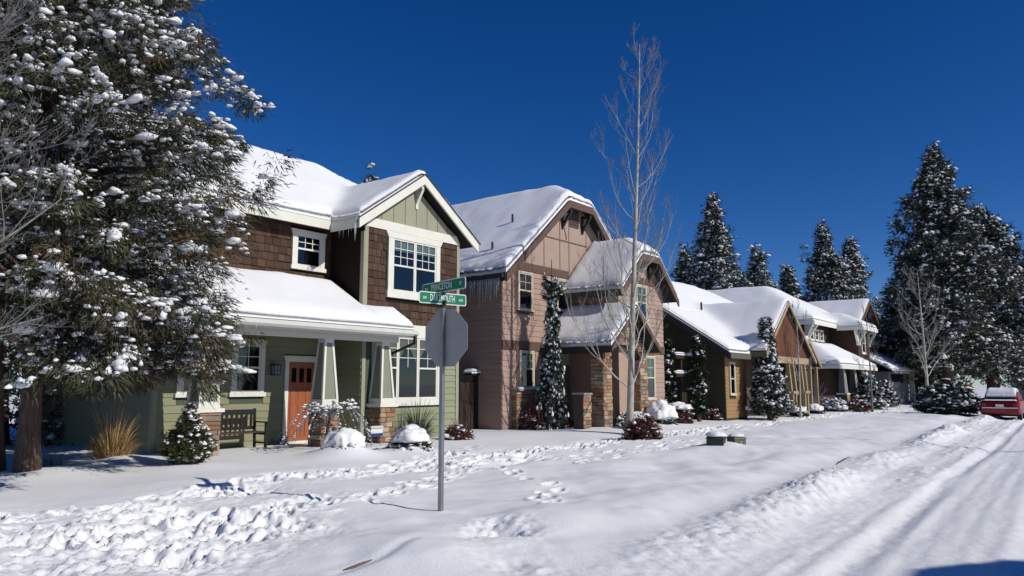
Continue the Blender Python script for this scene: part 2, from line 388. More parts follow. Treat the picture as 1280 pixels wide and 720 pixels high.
NEG = -1e6
def roof(parent, rects, t=.22, step=.12, deck=.11, rnd=.22, blur=.18, mats=None, seed=0, rag=0.0, name="roof", lip=.45):
    """roof deck over a union of rectangles (x0,x1,y0,y1,h(x,y)) with a snow blanket on it (sub-part snow_cover)"""
    def H(x, y, hard=True):
        r = np.full(np.shape(x), NEG)
        for a, b, c, d, f in rects:
            ins = (x >= a-1e-6)&(x <= b+1e-6)&(y >= c-1e-6)&(y <= d+1e-6)
            r = np.where(ins, np.maximum(r, f(x, y)), r)
        return r
    def D(x, y):
        r = np.full(np.shape(x), -1.)
        for a, b, c, d, f in rects: 
            # only where this rectangle's plane is (about) the top one
            dd = np.minimum(np.minimum(x-a, b-x), np.minimum(y-c, d-y)); r = np.maximum(r, dd)
        return np.maximum(r, 0)
    xs = []; ys = []
    for a, b, c, d, f in rects: xs += [a, b]; ys += [c, d]
    def axis(v):
        v = sorted(set(v)); out = []
        for p, q in zip(v, v[1:]): out += list(np.linspace(p, q, max(1, int(math.ceil((q-p)/step))), endpoint=False))
        # refine the rim so that the snow edge is round
        rim = [p+dx for p in v for dx in (.02, .05, .1, -.02, -.05, -.1)]
        return np.array(sorted(set(round(x, 4) for x in out+[v[-1]]+[r for r in rim if v[0] < r < v[-1]])))
    X = axis(xs); Y = axis(ys); gx, gy = np.meshgrid(X, Y, indexing='ij')
    cx = (gx[:-1,:-1]+gx[1:,1:])/2; cy = (gy[:-1,:-1]+gy[1:,1:])/2
    inside = H(cx, cy) > NEG/2
    h = H(gx, gy); hv = np.where(h > NEG/2, h, 0)
    # blurred height
    acc = hv.copy(); n = np.ones_like(hv)
    for ox, oy in ((1,0),(0,1),(1,1),(1,-1)):
        for k in (.5, 1.0):
            a = H(gx+ox*blur*k, gy+oy*blur*k); b = H(gx-ox*blur*k, gy-oy*blur*k)
            ok = (a > NEG/2)&(b > NEG/2)
            acc += np.where(ok, (a+b)/2, hv); n += 1
    hb = acc/n
    d = D(gx, gy)
    e = np.sqrt(np.clip(1-(1-np.minimum(d/rnd, 1))**2, 0, 1)); e = lip+(1-lip)*e
    th = t*e*(1+.5*fbm(gx*.8, gy*.8, seed+3))+rag*e*np.maximum(0, 1-d/.7)*(np.abs(fbm(gx*5, gy*5, seed+9))*2)
    top = hb+th
    ni, nj = gx.shape; idx = np.full((ni, nj), -1); used = np.zeros((ni, nj), bool)
    for a in (0,1):
        for b in (0,1): used[a:ni-1+a, b:nj-1+b] |= inside
    def build(ztop, zbot):
        u = np.argwhere(used); idx[used] = np.arange(len(u)); nn = len(u)
        V = np.concatenate([np.stack([gx[used], gy[used], ztop[used]], 1), np.stack([gx[used], gy[used], zbot[used]], 1)])
        F = []
        c = np.argwhere(inside)
        q = np.stack([idx[c[:,0],c[:,1]], idx[c[:,0]+1,c[:,1]], idx[c[:,0]+1,c[:,1]+1], idx[c[:,0],c[:,1]+1]], 1)
        F.append(q); F.append(q[:, ::-1]+nn)
        pad = np.pad(inside, 1)
        for (di, dj, va, vb) in ((-1,0,(0,1),(0,0)),(1,0,(1,0),(1,1)),(0,-1,(0,0),(1,0)),(0,1,(1,1),(0,1))):
            edge = inside & ~pad[1+di:1+di+inside.shape[0], 1+dj:1+dj+inside.shape[1]]
            c = np.argwhere(edge)
            if len(c):
                A = idx[c[:,0]+va[0], c[:,1]+va[1]]; B = idx[c[:,0]+vb[0], c[:,1]+vb[1]]
                F.append(np.stack([A, A+nn, B+nn, B], 1)[:, ::-1])
        return V, np.concatenate(F)
    V, F = build(hv, hv-deck)
    o = link(name, np_mesh(name, V, F, mats or ROOF), parent)
    V, F = build(np.where(h > NEG/2, top, 0), hv+.004)
    link("snow_cover", np_mesh("snow_cover", V, F, SNOW, smooth=True), o)
    return o
def icicles(parent, p0, p1, n, lmin, lmax, rng=random, name="icicle"):
    """icicles hanging from an eave line, each a part"""
    def f():
        m = MB(); m.tube([(0,0,0),(0.05,.02,-.25),(-.02,0,-.55),(0,0,-1)], [1,.72,.38,.03], 6); return m
    p0 = Vector(p0); p1 = Vector(p1)
    for k in range(n):
        p = p0.lerp(p1, (k+rng.uniform(.1,.9))/n); L = rng.uniform(lmin, lmax)*(.35+.65*rng.random()); r = .008+.014*L
        o = piece(name, 'ice', f, ICE, parent, p, (r, r, L))
        o.rotation_euler = (rng.uniform(-.04,.04), rng.uniform(-.04,.04), rng.uniform(0,6))
# ================================================================== HOUSE 1: green craftsman house with the porch
def rake(parent, name, m, pts_top, w, y0, y1):
    """barge boards: pts_top polyline (x, z) along the top edge, board hangs w below it"""
    for (xa, za), (xb, zb) in zip(pts_top, pts_top[1:]):
        MB().prism_y([(xa, za-w), (xb, zb-w), (xb, zb), (xa, za)], y0, y1).obj(name, m, parent)

def house1():
    E = thing("green_house", (11, 16.2, .2), "two-storey olive green and brown shingled house with a snowy front porch on tapered columns", "house", "houses along the street")
    YW, YB = 16.25, 15.0
    w = MB(); w.box(8.12, 16.5, YW, 23, 0, 3.32); w.box(12.83, 16.5, YB, YW, 0, 3.32)
    wl = w.obj("wall", DGREEN, E)
    w2 = MB(); w2.box(8.12, 16.5, YW, 23, 3.32, 6.0); w2.box(12.83, 16.5, YB, YW, 3.32, 5.95)
    up = w2.obj("upper_wall", SHBACK, E)
    MB().prism_x([(YW, 6.0), (23, 6.0), (19.6, 8.35)], 8.3, 16.4).obj("attic_wall", SHBACK, E)
    gb = MB().prism_y([(12.9, 5.95), (16.45, 5.95), (14.68, 7.2)], YB+.012, YB+1.5).obj("gable_wall", BATTEN, E)
    # roofs
    RX = 14.6
    mainf = lambda x, y: np.minimum(np.minimum(6.02+.7*(y-15.85), 6.02+.7*(23.4-y)), 8.575-.62*np.maximum(0, x-RX))
    bayf = lambda x, y: 7.55-.70*np.abs(x-14.68)
    roof(E, [(7.7, 16.95, 15.85, 23.4, mainf), (12.4, 16.96, 14.7, 19.2, bayf)], t=.25, rag=.05, seed=2, step=.15)
    porf = lambda x, y: 3.13+.585*(y-14.2)
    roof(E, [(7.55, 12.83, 14.2, YW, porf), (12.6, 13.9, 14.2, YB, porf)], t=.27, rnd=.34, seed=5, name="porch_roof", lip=.3, mats=SOFFIT)
    # fascias and barge boards
    BX("fascia", CREAM, E, 7.7, 12.36, 15.80, 15.85, 5.76, 6.0)
    BX("fascia", CREAM, E, 12.355, 12.40, 14.76, 15.80, 5.70, 5.945)
    rake(E, "barge_board", CREAM, [(12.36, 5.92), (14.68, 7.545)], .25, 14.645, 14.70)
    rake(E, "barge_board", CREAM, [(14.68, 7.545), (17.0, 5.92)], .25, 14.645, 14.70)
    MB().prism_y([(12.30, 5.90), (14.68, 7.566), (17.06, 5.90), (17.06, 5.93), (14.68, 7.60), (12.30, 5.93)][::1], 14.61, 14.645).obj("drip_edge", DTRIM, E)
    rk = MB(); rk.beam((14.68, 14.72, 7.22), (14.68, 15.0, 7.22), .09, .09); rk.beam((14.68, 14.74, 7.17), (14.68, 14.99, 6.75), .08, .08); rk.beam((14.68, 14.97, 6.62), (14.68, 14.97, 7.2), .09, .05)
    rk.obj("gable_bracket", CREAM, E)
    # porch eave: fascia, gutter, beam, downpipe
    BX("porch_fascia", CREAM, E, 7.55, 13.88, 14.165, 14.2, 2.92, 3.11)
    g = MB(); g.prism_x([(14.05, 3.01), (14.10, 2.955), (14.162, 2.955), (14.162, 3.10), (14.05, 3.10)], 7.5, 13.95); g.obj("gutter", GUTTER, E)
    BX("porch_beam", CREAM, E, 7.7, 13.7, 14.55, 14.85, 2.80, 2.98)
    BX("porch_ceiling", SOFFIT, E, 7.6, 13.85, 14.21, YW-.03, 2.985, 3.02)
    d = MB(); d.beam((13.85, 14.1, 2.98), (13.85, 14.1, 2.76), .07, .07); d.beam((13.85, 14.1, 2.78), (13.62, 14.93, 2.45), .06, .06); d.beam((13.60, 14.95, 2.47), (13.60, 14.95, .4), .06, .06)
    d.obj("downpipe", DTRIM, E)
    BX("porch_floor", CONC, E, 7.3, 12.83, 14.25, YW-.03, 0, .21)
    # siding on the back wall of the porch
    openA = (9.93-.02, 10.80+.02, 1.40, 2.80); openB = (8.62, 9.49, 1.40, 2.80); openD = (11.40, 12.42, .21, 2.42)
    lap_siding_x(E, YW, 23, .2, 3.2, 8.12, GREEN); lap_siding_x(E, YB, YW, .2, 3.0, 12.83, GREEN2)
    BX("corner_board", BATTEN, E, 8.095, 8.20, YW-.035, YW+.08, .2, 3.0)
    lap_siding(E, 8.20, 12.83, .2, 3.0, YW, GREEN, [openA, openB, openD])
    lap_siding(E, 13.0, 16.40, .2, 3.04, YB, GREEN2, [(13.0, 15.72, 1.15, 3.04)])
    window(E, 10.03, 10.70, 1.52, 2.66, YW, CREAM, casing=.11, cols=2, rows=2)
    window(E, 8.72, 9.39, 1.52, 2.66, YW, CREAM, casing=.11, cols=2, rows=2)
    # door with casing
    dc = MB(); dc.box(11.40, 11.51, YW-.06, YW, .21, 2.28); dc.box(12.31, 12.42, YW-.06, YW, .21, 2.28)
    dc.prism_y([(11.40, 2.28), (12.42, 2.28), (12.47, 2.43), (11.35, 2.43)], YW-.07, YW); dc.box(11.34, 12.48, YW-.13, YW, .215, .30)
    dc.obj("door_casing", CREAM, E)
    dr = BX("door", DOOR, E, 11.51, 12.31, YW-.025, YW, .30, 2.28)
    for k in range(3): BX("door_panel", DOOR, dr, 11.60+k*.23, 11.76+k*.23, YW-.037, YW-.024, .42, 1.62)
    for k in range(3): BX("door_pane", DARK, dr, 11.62+k*.23, 11.75+k*.23, YW-.036, YW-.024, 1.76, 2.12)
    MB().tube([(12.24, YW-.03, 1.22), (12.24, YW-.08, 1.22), (12.24, YW-.08, 1.05), (12.24, YW-.03, 1.05)], .012, 6).obj("door_handle", STEEL, dr)
    # porch lantern
    lb = MB(); lx, lz = 11.06, 2.06
    lb.box(lx-.05, lx+.05, YW-.06, YW-.026, lz-.10, lz+.14); lb.box(lx-.10, lx+.10, YW-.24, YW-.05, lz+.11, lz+.14); lb.box(lx-.09, lx+.09, YW-.23, YW-.06, lz-.13, lz-.11)
    for sx in (-.085, -.007, .07):
        for sy in (-.225, -.08): lb.box(lx+sx, lx+sx+.015, YW+sy, YW+sy+.015, lz-.11, lz+.11)
    lb.box(lx-.085, lx+.085, YW-.228, YW-.222, lz-.008, lz+.008)
    ln = lb.obj("porch_lantern", BLACK, E); BX("lantern_glass", mat("frosted_glass", (.30, .33, .34), .3, .4), ln, lx-.075, lx+.075, YW-.215, YW-.08, lz-.105, lz+.105)
    # upper window, upper shingles
    holeU = (11.47, 12.52, 4.60, 5.80)
    window(E, 11.60, 12.38, 4.76, 5.58, YW, CREAM, casing=.12, cols=3, rows=2, head=.13, mid=.55)
    shingles(up, 9.6, 12.72, 4.0, 5.98, YW, SHINGLE, [holeU])
    shingles(up, 8.12, 9.6, 4.0, 5.98, YW, SHINGLE, single=False)
    holeB = (13.60, 15.66, 4.02, 5.85)
    shingles(up, 12.94, 16.38, 3.32, 5.86, YB, SHINGLE, [holeB])
    # side wall of the bay facing left, its corner boards
    for x0, x1 in ((12.83, 12.94), (16.38, 16.50)):
        BX("corner_board", BATTEN, E, x0-.004*(x0 < 13), x1, YB-.04, YB, .2, 5.86)
    BX("corner_board", BATTEN, E, 12.79, 12.826, YB-.037, YB+.09, 3.3, 5.7)
    # frieze band, gable boards
    MB().prism_y([(12.83, 5.84), (16.5, 5.84), (16.35, 6.09), (13.02, 6.09)], YB-.05, YB).obj("frieze_board", CREAM, E)
    for k in range(8):
        xa = 12.98+k*.43; xb = min(xa+.415, 16.42); xm = 14.68
        top = lambda x: 7.22-.70*abs(x-xm)
        if xa < xm < xb: poly = [(xa, 6.09), (xb, 6.09), (xb, top(xb)), (xm, top(xm)), (xa, top(xa))]
        else: poly = [(xa, 6.085), (xb, 6.085), (xb, max(6.09, top(xb))), (xa, max(6.09, top(xa)))]
        MB().prism_y(poly, YB-.02, YB+.01).obj("gable_board", BATTEN, gb)
    for k in range(1, 8): 
        x = 12.973+k*.43; BX("batten", BATTEN, gb, x-.012, x+.014, YB-.034, YB-.005, 6.09, max(6.12, 7.19-.70*abs(x-14.68)))
    # bay windows
    window(E, 13.80, 15.48, 4.22, 5.66, YB, CREAM, casing=.16, units=2, cols=3, rows=3, head=.17, flare=.10, sill=.19, mid=.49, cover='blind', cover_h=.20)
    BX("header_board", CREAM, E, 12.95, 15.86, YB-.055, YB, 3.03, 3.33)
    window(E, 13.30, 15.58, 1.32, 2.98, YB, CREAM, casing=.12, units=3, cols=2, rows=3, head=.05, flare=0, sill=.18, mid=.50, cover='valance', fixed_mid=True)
    # porch columns on stone piers
    yf, dp = 14.5, .50
    for xa, xb in ((8.17, 8.69), (11.25, 11.76), (13.07, 13.58)):
        P_ = BX("porch_pier", MORTAR, E, xa+.03, xb-.03, yf+.03, yf+dp, 0, 1.14)
        stone_face(P_, xa, xb, .05, 1.14, yf+.035, wid=.25, row=.105)
        stone_face(P_, yf, yf+dp, .05, 1.14, xa+.035, wid=.28, row=.105, axis='x')
        c = MB(); c.box(xa-.05, xb+.05, yf-.05, yf+dp+.05, 1.14, 1.22); c.obj("pier_cap", CREAM, P_)
        xm = (xa+xb)/2; ym = yf+dp/2
        C_ = MB().frustum((xm-.215, xm+.215, ym-.215, ym+.215), 1.22, (xm-.115, xm+.115, ym-.115, ym+.115), 2.80).obj("porch_column", COLP, E)
        t = MB()
        t.frustum((xm-.24, xm+.24, ym-.24, ym+.24), 1.221, (xm-.232, xm+.232, ym-.232, ym+.232), 1.36)
        t.frustum((xm-.135, xm+.135, ym-.135, ym+.135), 2.70, (xm-.135, xm+.135, ym-.135, ym+.135), 2.80)
        for sx in (-1, 1):
            for sy in (-1, 1):
                b0 = Vector((xm+sx*.205, ym+sy*.205, 1.36)); b1 = Vector((xm+sx*.107, ym+sy*.107, 2.70)); t.beam(b0, b1, .058, .058)
        t.obj("column_trim", CREAM, C_)
    icicles(E, (12.2, 14.66, 5.72), (12.39, 14.8, 5.72), 4, .25, .6); icicles(E, (9, 14.1, 2.96), (9.4, 14.1, 2.96), 2, .1, .2)
    icicles(E, (12.38, 14.9, 5.70), (12.38, 15.6, 5.70), 5, .15, .35)
    # chimney cap peeping over is a tree, see vegetation
    return E
H1 = house1()

# ================================================================== HOUSE 2: pink house with clipped gables
def house2():
    E = thing("pink_house", (23, 15.5, .2), "dusty pink two-storey house with clipped brown-trimmed gables and a stone entry", "house", "houses along the street")
    YA, YWG, YE = 15.5, 13.4, 13.05
    w = MB(); w.box(19.2, 27.5, YA, 26, 0, 5.72)
    gx = [(19.2, 5.72), (27.5, 5.72), (24.1, 8.6), (22.6, 8.6)]
    w.prism_y(gx, YA, YA+.6)
    w.obj("wall", PTRIM if False else PINKP, E)
    ww = MB(); ww.box(23.1, 26.5, YWG, YA, 0, 5.5); ww.prism_y([(23.1, 5.5), (26.5, 5.5), (25.45, 6.62), (24.15, 6.62)], YWG, YWG+.5)
    wing = ww.obj("wing_wall", PINK, E)
    jf = lambda xc, zp, s, zc, yf, sh: (lambda x, y: np.minimum(zp-s*np.abs(x-xc), zc+sh*(y-yf)))
    A = jf(23.35, 9.15, .85, 8.45, 15.05, .55); Bw = jf(24.8, 7.05, .95, 6.45, 12.95, .6)
    roof(E, [(18.85, 27.85, 15.05, 26.4, A)], t=.30, rag=.16, seed=12, step=.15)
    roof(E, [(22.65, 26.95, 12.95, YA-.01, Bw)], t=.28, rag=.10, seed=13, name="wing_roof")
    # barge boards
    rake(E, "barge_board", PTRIM, [(18.82, 5.28), (22.58, 8.44), (24.12, 8.44), (27.88, 5.28)], .27, 15.0, 15.05)
    rake(E, "barge_board", PTRIM, [(22.62, 4.96), (24.18, 6.44), (25.42, 6.44), (26.98, 4.96)], .24, 12.90, 12.95)
    BX("fascia", DTRIM, E, 18.78, 18.85, 15.05, 26.4, 5.05, 5.30); BX("fascia", DTRIM, E, 22.58, 22.65, 12.95, 15.4, 4.75, 4.98)
    BX("gutter", DTRIM, E, 18.68, 18.775, 15.1, 26.3, 5.14, 5.27)
    icicles(E, (18.72, 15.2, 5.15), (18.72, 20.5, 5.15), 120, .4, 1.2)
    icicles(E, (22.55, 13.1, 4.78), (22.55, 15.3, 4.78), 12, .1, .3)
    for y, z0, hh in ((16.6, 7.28, .30), (16.4, 6.1, .22)):
        x = 23.35-(9.15-z0)/.85; MB().tube([(x, y, z0-.1), (x, y, z0+.30+hh)], .04, 8).obj("vent_pipe", DTRIM, E)
    # gable panels with dark joints
    gp = [19.36, 20.45, 21.55, 22.55, 23.15, 24.35, 25.4, 26.3, 27.3]
    ztop = lambda x: min(8.62, 5.28+.84*(min(x, 46.7-x)-18.82)-.25)
    for a, b in zip(gp, gp[1:]):
        a += .022; b -= .022; pts = [(a, 5.88), (b, 5.88), (b, max(5.9, ztop(b)))]
        for xm in (22.58, 24.12):
            if a < xm < b: pts.append((xm, ztop(xm)))
        pts.append((a, max(5.9, ztop(a)))); 
        MB().prism_y([pts[0], pts[1], pts[2]]+sorted(pts[3:-1], key=lambda p: -p[0])+[pts[-1]], YA-.014, YA).obj("gable_panel", PINKP, E)
    MB().beam((21.6, YA-.018, 7.0), (24.4, YA-.018, 7.0), .02, .045).obj("gable_strap", PTRIM, E); tm = MB()
    pts = [(21.62+1.35*math.sin(t), 7.0+1.15*math.cos(t)) for t in np.linspace(.15, 1.52, 9)]
    for (xa, za), (xb, zb) in zip(pts, pts[1:]): tm.beam((xa, YA-.018, za), (xb, YA-.018, zb), .02, .045)
    tm.obj("gable_strap", PTRIM, E)
    for x in gp[1:-1]: BX("gable_strap", PTRIM, E, x-.02, x+.02, YA-.020, YA, 5.9, max(5.95, ztop(x)-.02))
    BX("gable_vent", PTRIM, E, 23.2, 23.8, YA-.05, YA, 7.62, 8.32)
    for k in range(6): BX("vent_slat", DTRIM, E, 23.25, 23.75, YA-.065, YA-.05, 7.70+k*.10, 7.74+k*.10)
    for x in (22.72, 24.05):
        b = MB(); b.beam((x, 15.06, 8.08), (x, YA, 8.08), .1, .1); b.beam((x, 15.1, 8.04), (x, YA-.05, 7.55), .09, .09); b.beam((x, YA-.04, 7.45), (x, YA-.04, 8.1), .1, .08); b.obj("gable_bracket", DTRIM, E)
    for x in (24.25, 25.35):
        b = MB(); b.beam((x, 12.96, 6.15), (x, YWG, 6.15), .1, .1); b.beam((x, 13.0, 6.1), (x, YWG-.04, 5.65), .09, .09); b.beam((x, YWG-.04, 5.55), (x, YWG-.04, 6.2), .1, .08); b.obj("gable_bracket", DTRIM, E)
    BX("belt_board", PTRIM, E, 19.18, 23.1, YA-.045, YA, 5.60, 5.88)
    BX("belt_board", PTRIM, E, 19.18, 22.2, YA-.045, YA, 2.86, 3.17)
    BX("belt_board", PTRIM, E, 23.1, 26.52, YWG-.05, YWG, 5.42, 5.66); BX("belt_board", PTRIM, E, 24.6, 26.52, YWG-.05, YWG, 2.86, 3.15)
    h1 = (19.85, 20.92, 4.05, 5.60); h2 = (22.05, 23.1, 4.2, 5.60); h3 = (19.98, 21.0, 1.55, 2.95)
    lap_siding_x(E, YA, 22, .2, 5.5, 19.2, PINK)
    lap_siding(E, 19.2, 23.1, 3.17, 5.60, YA, PINK, [h1, h2]); lap_siding(E, 19.2, 22.2, .3, 2.86, YA, PINK, [h3, (19.75, 22.2, .2, 1.62)])
    lap_siding(wing, 23.1, 26.5, 3.15, 5.42, YWG, PINK, [(24.0, 25.3, 3.9, 5.42)]); lap_siding(wing, 25.6, 26.5, 1.25, 2.86, YWG, PINK)
    for (a, b, c, d, cov) in ((20.0, 20.75, 4.25, 5.50, None), (22.28, 23.0, 4.4, 5.5, 'curtain'), (20.1, 20.8, 1.62, 2.80, 'curtain')):
        BX("window_surround", PTRIM, E, a-.17, b+.15, YA-.035, YA, c-.16, d+.12)
        window(E, a, b, c, d, YA-.036, PLIGHT, casing=.05, cols=2, rows=2, head=.05, flare=0, sill=.05, mid=.52, cover=cov, cover_m=BLINDG, cover_h=.48)
    for (a, b, c, d) in ((24.35, 25.08, 4.1, 5.33), (24.90, 25.60, 1.20, 2.72)):
        BX("window_surround", PTRIM, E, a-.14, b+.14, YWG-.03, YWG, c-.12, d+.09)
        window(E, a, b, c, d, YWG-.031, PLIGHT, casing=.05, cols=2, rows=2, head=.05, flare=0, sill=.05, mid=.5, cover='curtain', cover_m=BLINDG, cover_h=.5)
    # low stone wainscot with snowy ledge
    S_ = BX("stone_plinth", MORTAR, E, 19.72, 21.75, YA-.16, YA, 0, 1.5); stone_face(S_, 19.70, 21.77, .1, 1.5, YA-.155, row=.125, wid=.34)
    stone_face(S_, YA-.19, YA, .1, 1.5, 19.722, row=.125, wid=.3, axis='x')
    BX("ledge_cap", CONC, S_, 19.64, 21.83, YA-.26, YA, 1.5, 1.56); 
    roof(S_, [(19.64, 21.83, YA-.26, YA-.03, lambda x, y: 1.565+0*x)], t=.07, step=.05, deck=.004, rnd=.08, name="ledge_top", mats=CONC)
    # entry: gabled porch roof on stone piers, stone face over the opening
    er = lambda x, y: 4.38-.82*np.abs(x-23.02)
    roof(E, [(21.3, 24.75, 12.62, 15.5, er)], t=.27, rag=.14, seed=31, name="entry_roof")
    rake(E, "barge_board", PTRIM, [(21.27, 2.94), (23.02, 4.375), (24.78, 2.94)], .17, 12.57, 12.62)
    BX("fascia", DTRIM, E, 21.235, 21.3, 12.62, 15.45, 2.74, 2.96)
    ent = MB().prism_y([(21.52, 2.55), (22.0, 2.55), (22.02, 2.75), (22.25, 2.95), (22.6, 3.06), (22.98, 3.08), (23.02, 4.12), (22.98, 4.12), (21.52, 2.92)], YE+.03, YE+.35)
    ent.prism_y([(23.02, 4.12), (22.98, 3.08), (23.4, 3.04), (23.75, 2.93), (23.98, 2.75), (24.0, 2.55), (24.5, 2.55), (24.5, 2.92)], YE+.031, YE+.351)
    en = ent.obj("entry_gable_wall", MORTAR, E)
    gm = MB(); rr = random.Random(4); z = 2.56
    while z < 4.05:
        h = rr.uniform(.085, .13); half = 1.46-max(0, (z+h-2.95))/.82; x = 23.02-half
        while x < 23.02+half-.03:
            wd = min(rr.uniform(.14, .36), 23.02+half-x); xm = x+wd/2
            arch = (abs(xm-23.0) < 1.0+.03) and z < 2.62+.44*math.sqrt(max(0, 1-((xm-23.0)/1.05)**2))
            if not arch: gm.box(x+.006, x+wd-.006, YE+.03-rr.uniform(.025, .055), YE+.032, z+.006, z+h-.006, rr.randrange(4))
            x += wd
        z += h
    gm.obj("stonework", STONE, en, kind="stuff")
    for xa, xb in ((21.50, 22.02), (23.98, 24.52)):
        P_ = BX("entry_pier", MORTAR, E, xa+.03, xb-.03, YE+.03, YE+.50, 0, 2.56)
        stone_face(P_, xa, xb, .1, 2.56, YE+.035, row=.12, wid=.26); stone_face(P_, YE, YE+.5, .1, 2.56, xa+.035, row=.12, wid=.3, axis='x', single=False)
    BX("entry_door", PTRIM, E, 22.3, 23.08, YA-.05, YA, .25, 2.4); BX("entry_floor", CONC, E, 21.5, 23.08, YE+.4, YA, 0, .27)
    W_ = BX("wing_plinth", MORTAR, E, 24.55, 26.52, YWG-.07, YWG, 0, 1.16); stone_face(W_, 24.53, 26.54, .1, 1.16, YWG-.065, row=.12, wid=.28)
    stone_face(E, 24.53, 24.74, 1.16, 2.86, YWG-.005, row=.12, wid=.22, single=False)
    P_ = BX("low_pier", MORTAR, E, 20.55, 20.95, 13.25, 13.62, 0, 1.38); stone_face(P_, 20.52, 20.98, .1, 1.38, 13.255, row=.12, wid=.24)
    BX("pier_cap", CONC, P_, 20.50, 21.0, 13.18, 13.66, 1.38, 1.44)
    # porch rail posts right of the plinth
    rl = MB(); rl.beam((21.95, 15.2, .2), (21.95, 15.2, 1.35), .07, .07); rl.beam((22.15, 14.4, .2), (22.15, 14.4, 1.35), .07, .07); rl.beam((21.95, 15.2, 1.3), (22.15, 14.4, 1.3), .06, .06); rl.obj("porch_rail", PTRIM, E)
    return E
H2 = house2()

# fence and gate between the first two houses
def side_fence():
    E = thing("side_gate", (17.8, 16.6, .2), "dark wooden fence gate with snow-capped posts between the green and pink houses", "gate")
    for i, (x, h) in enumerate(((16.66, 1.95), (18.05, 1.95), (19.05, 2.05))):
        p = BX("gate_post", FENCEW, E, x, x+.12, 16.5, 16.62, 0, h)
    n = 0; x = 16.80
    while x < 19.02:
        if not (18.03 < x+.06 < 18.2): 
            BX("fence_board", FENCEW, E, x, x+.125, 16.54+.012*(n % 2), 16.57+.012*(n % 2), .12, 1.78+.02*math.sin(n*2.1)); n += 1
        x += .137
    BX("fence_rail", FENCEW, E, 16.78, 19.05, 16.585, 16.64, 1.45, 1.55)
    for a, b, z in ((16.55, 17.45, 1.96), (18.75, 19.35, 2.07)):
        BX("post_cap", FENCEW, E, a, b, 16.42, 16.75, z-.05, z)
        s = roof(E, [(a-.02, b+.02, 16.40, 16.77, lambda x, y, z=z: z+.004+0*x)], t=.14, step=.05, deck=.003, rnd=.12, name="cap_board", mats=FENCEW)
    return E
side_fence()

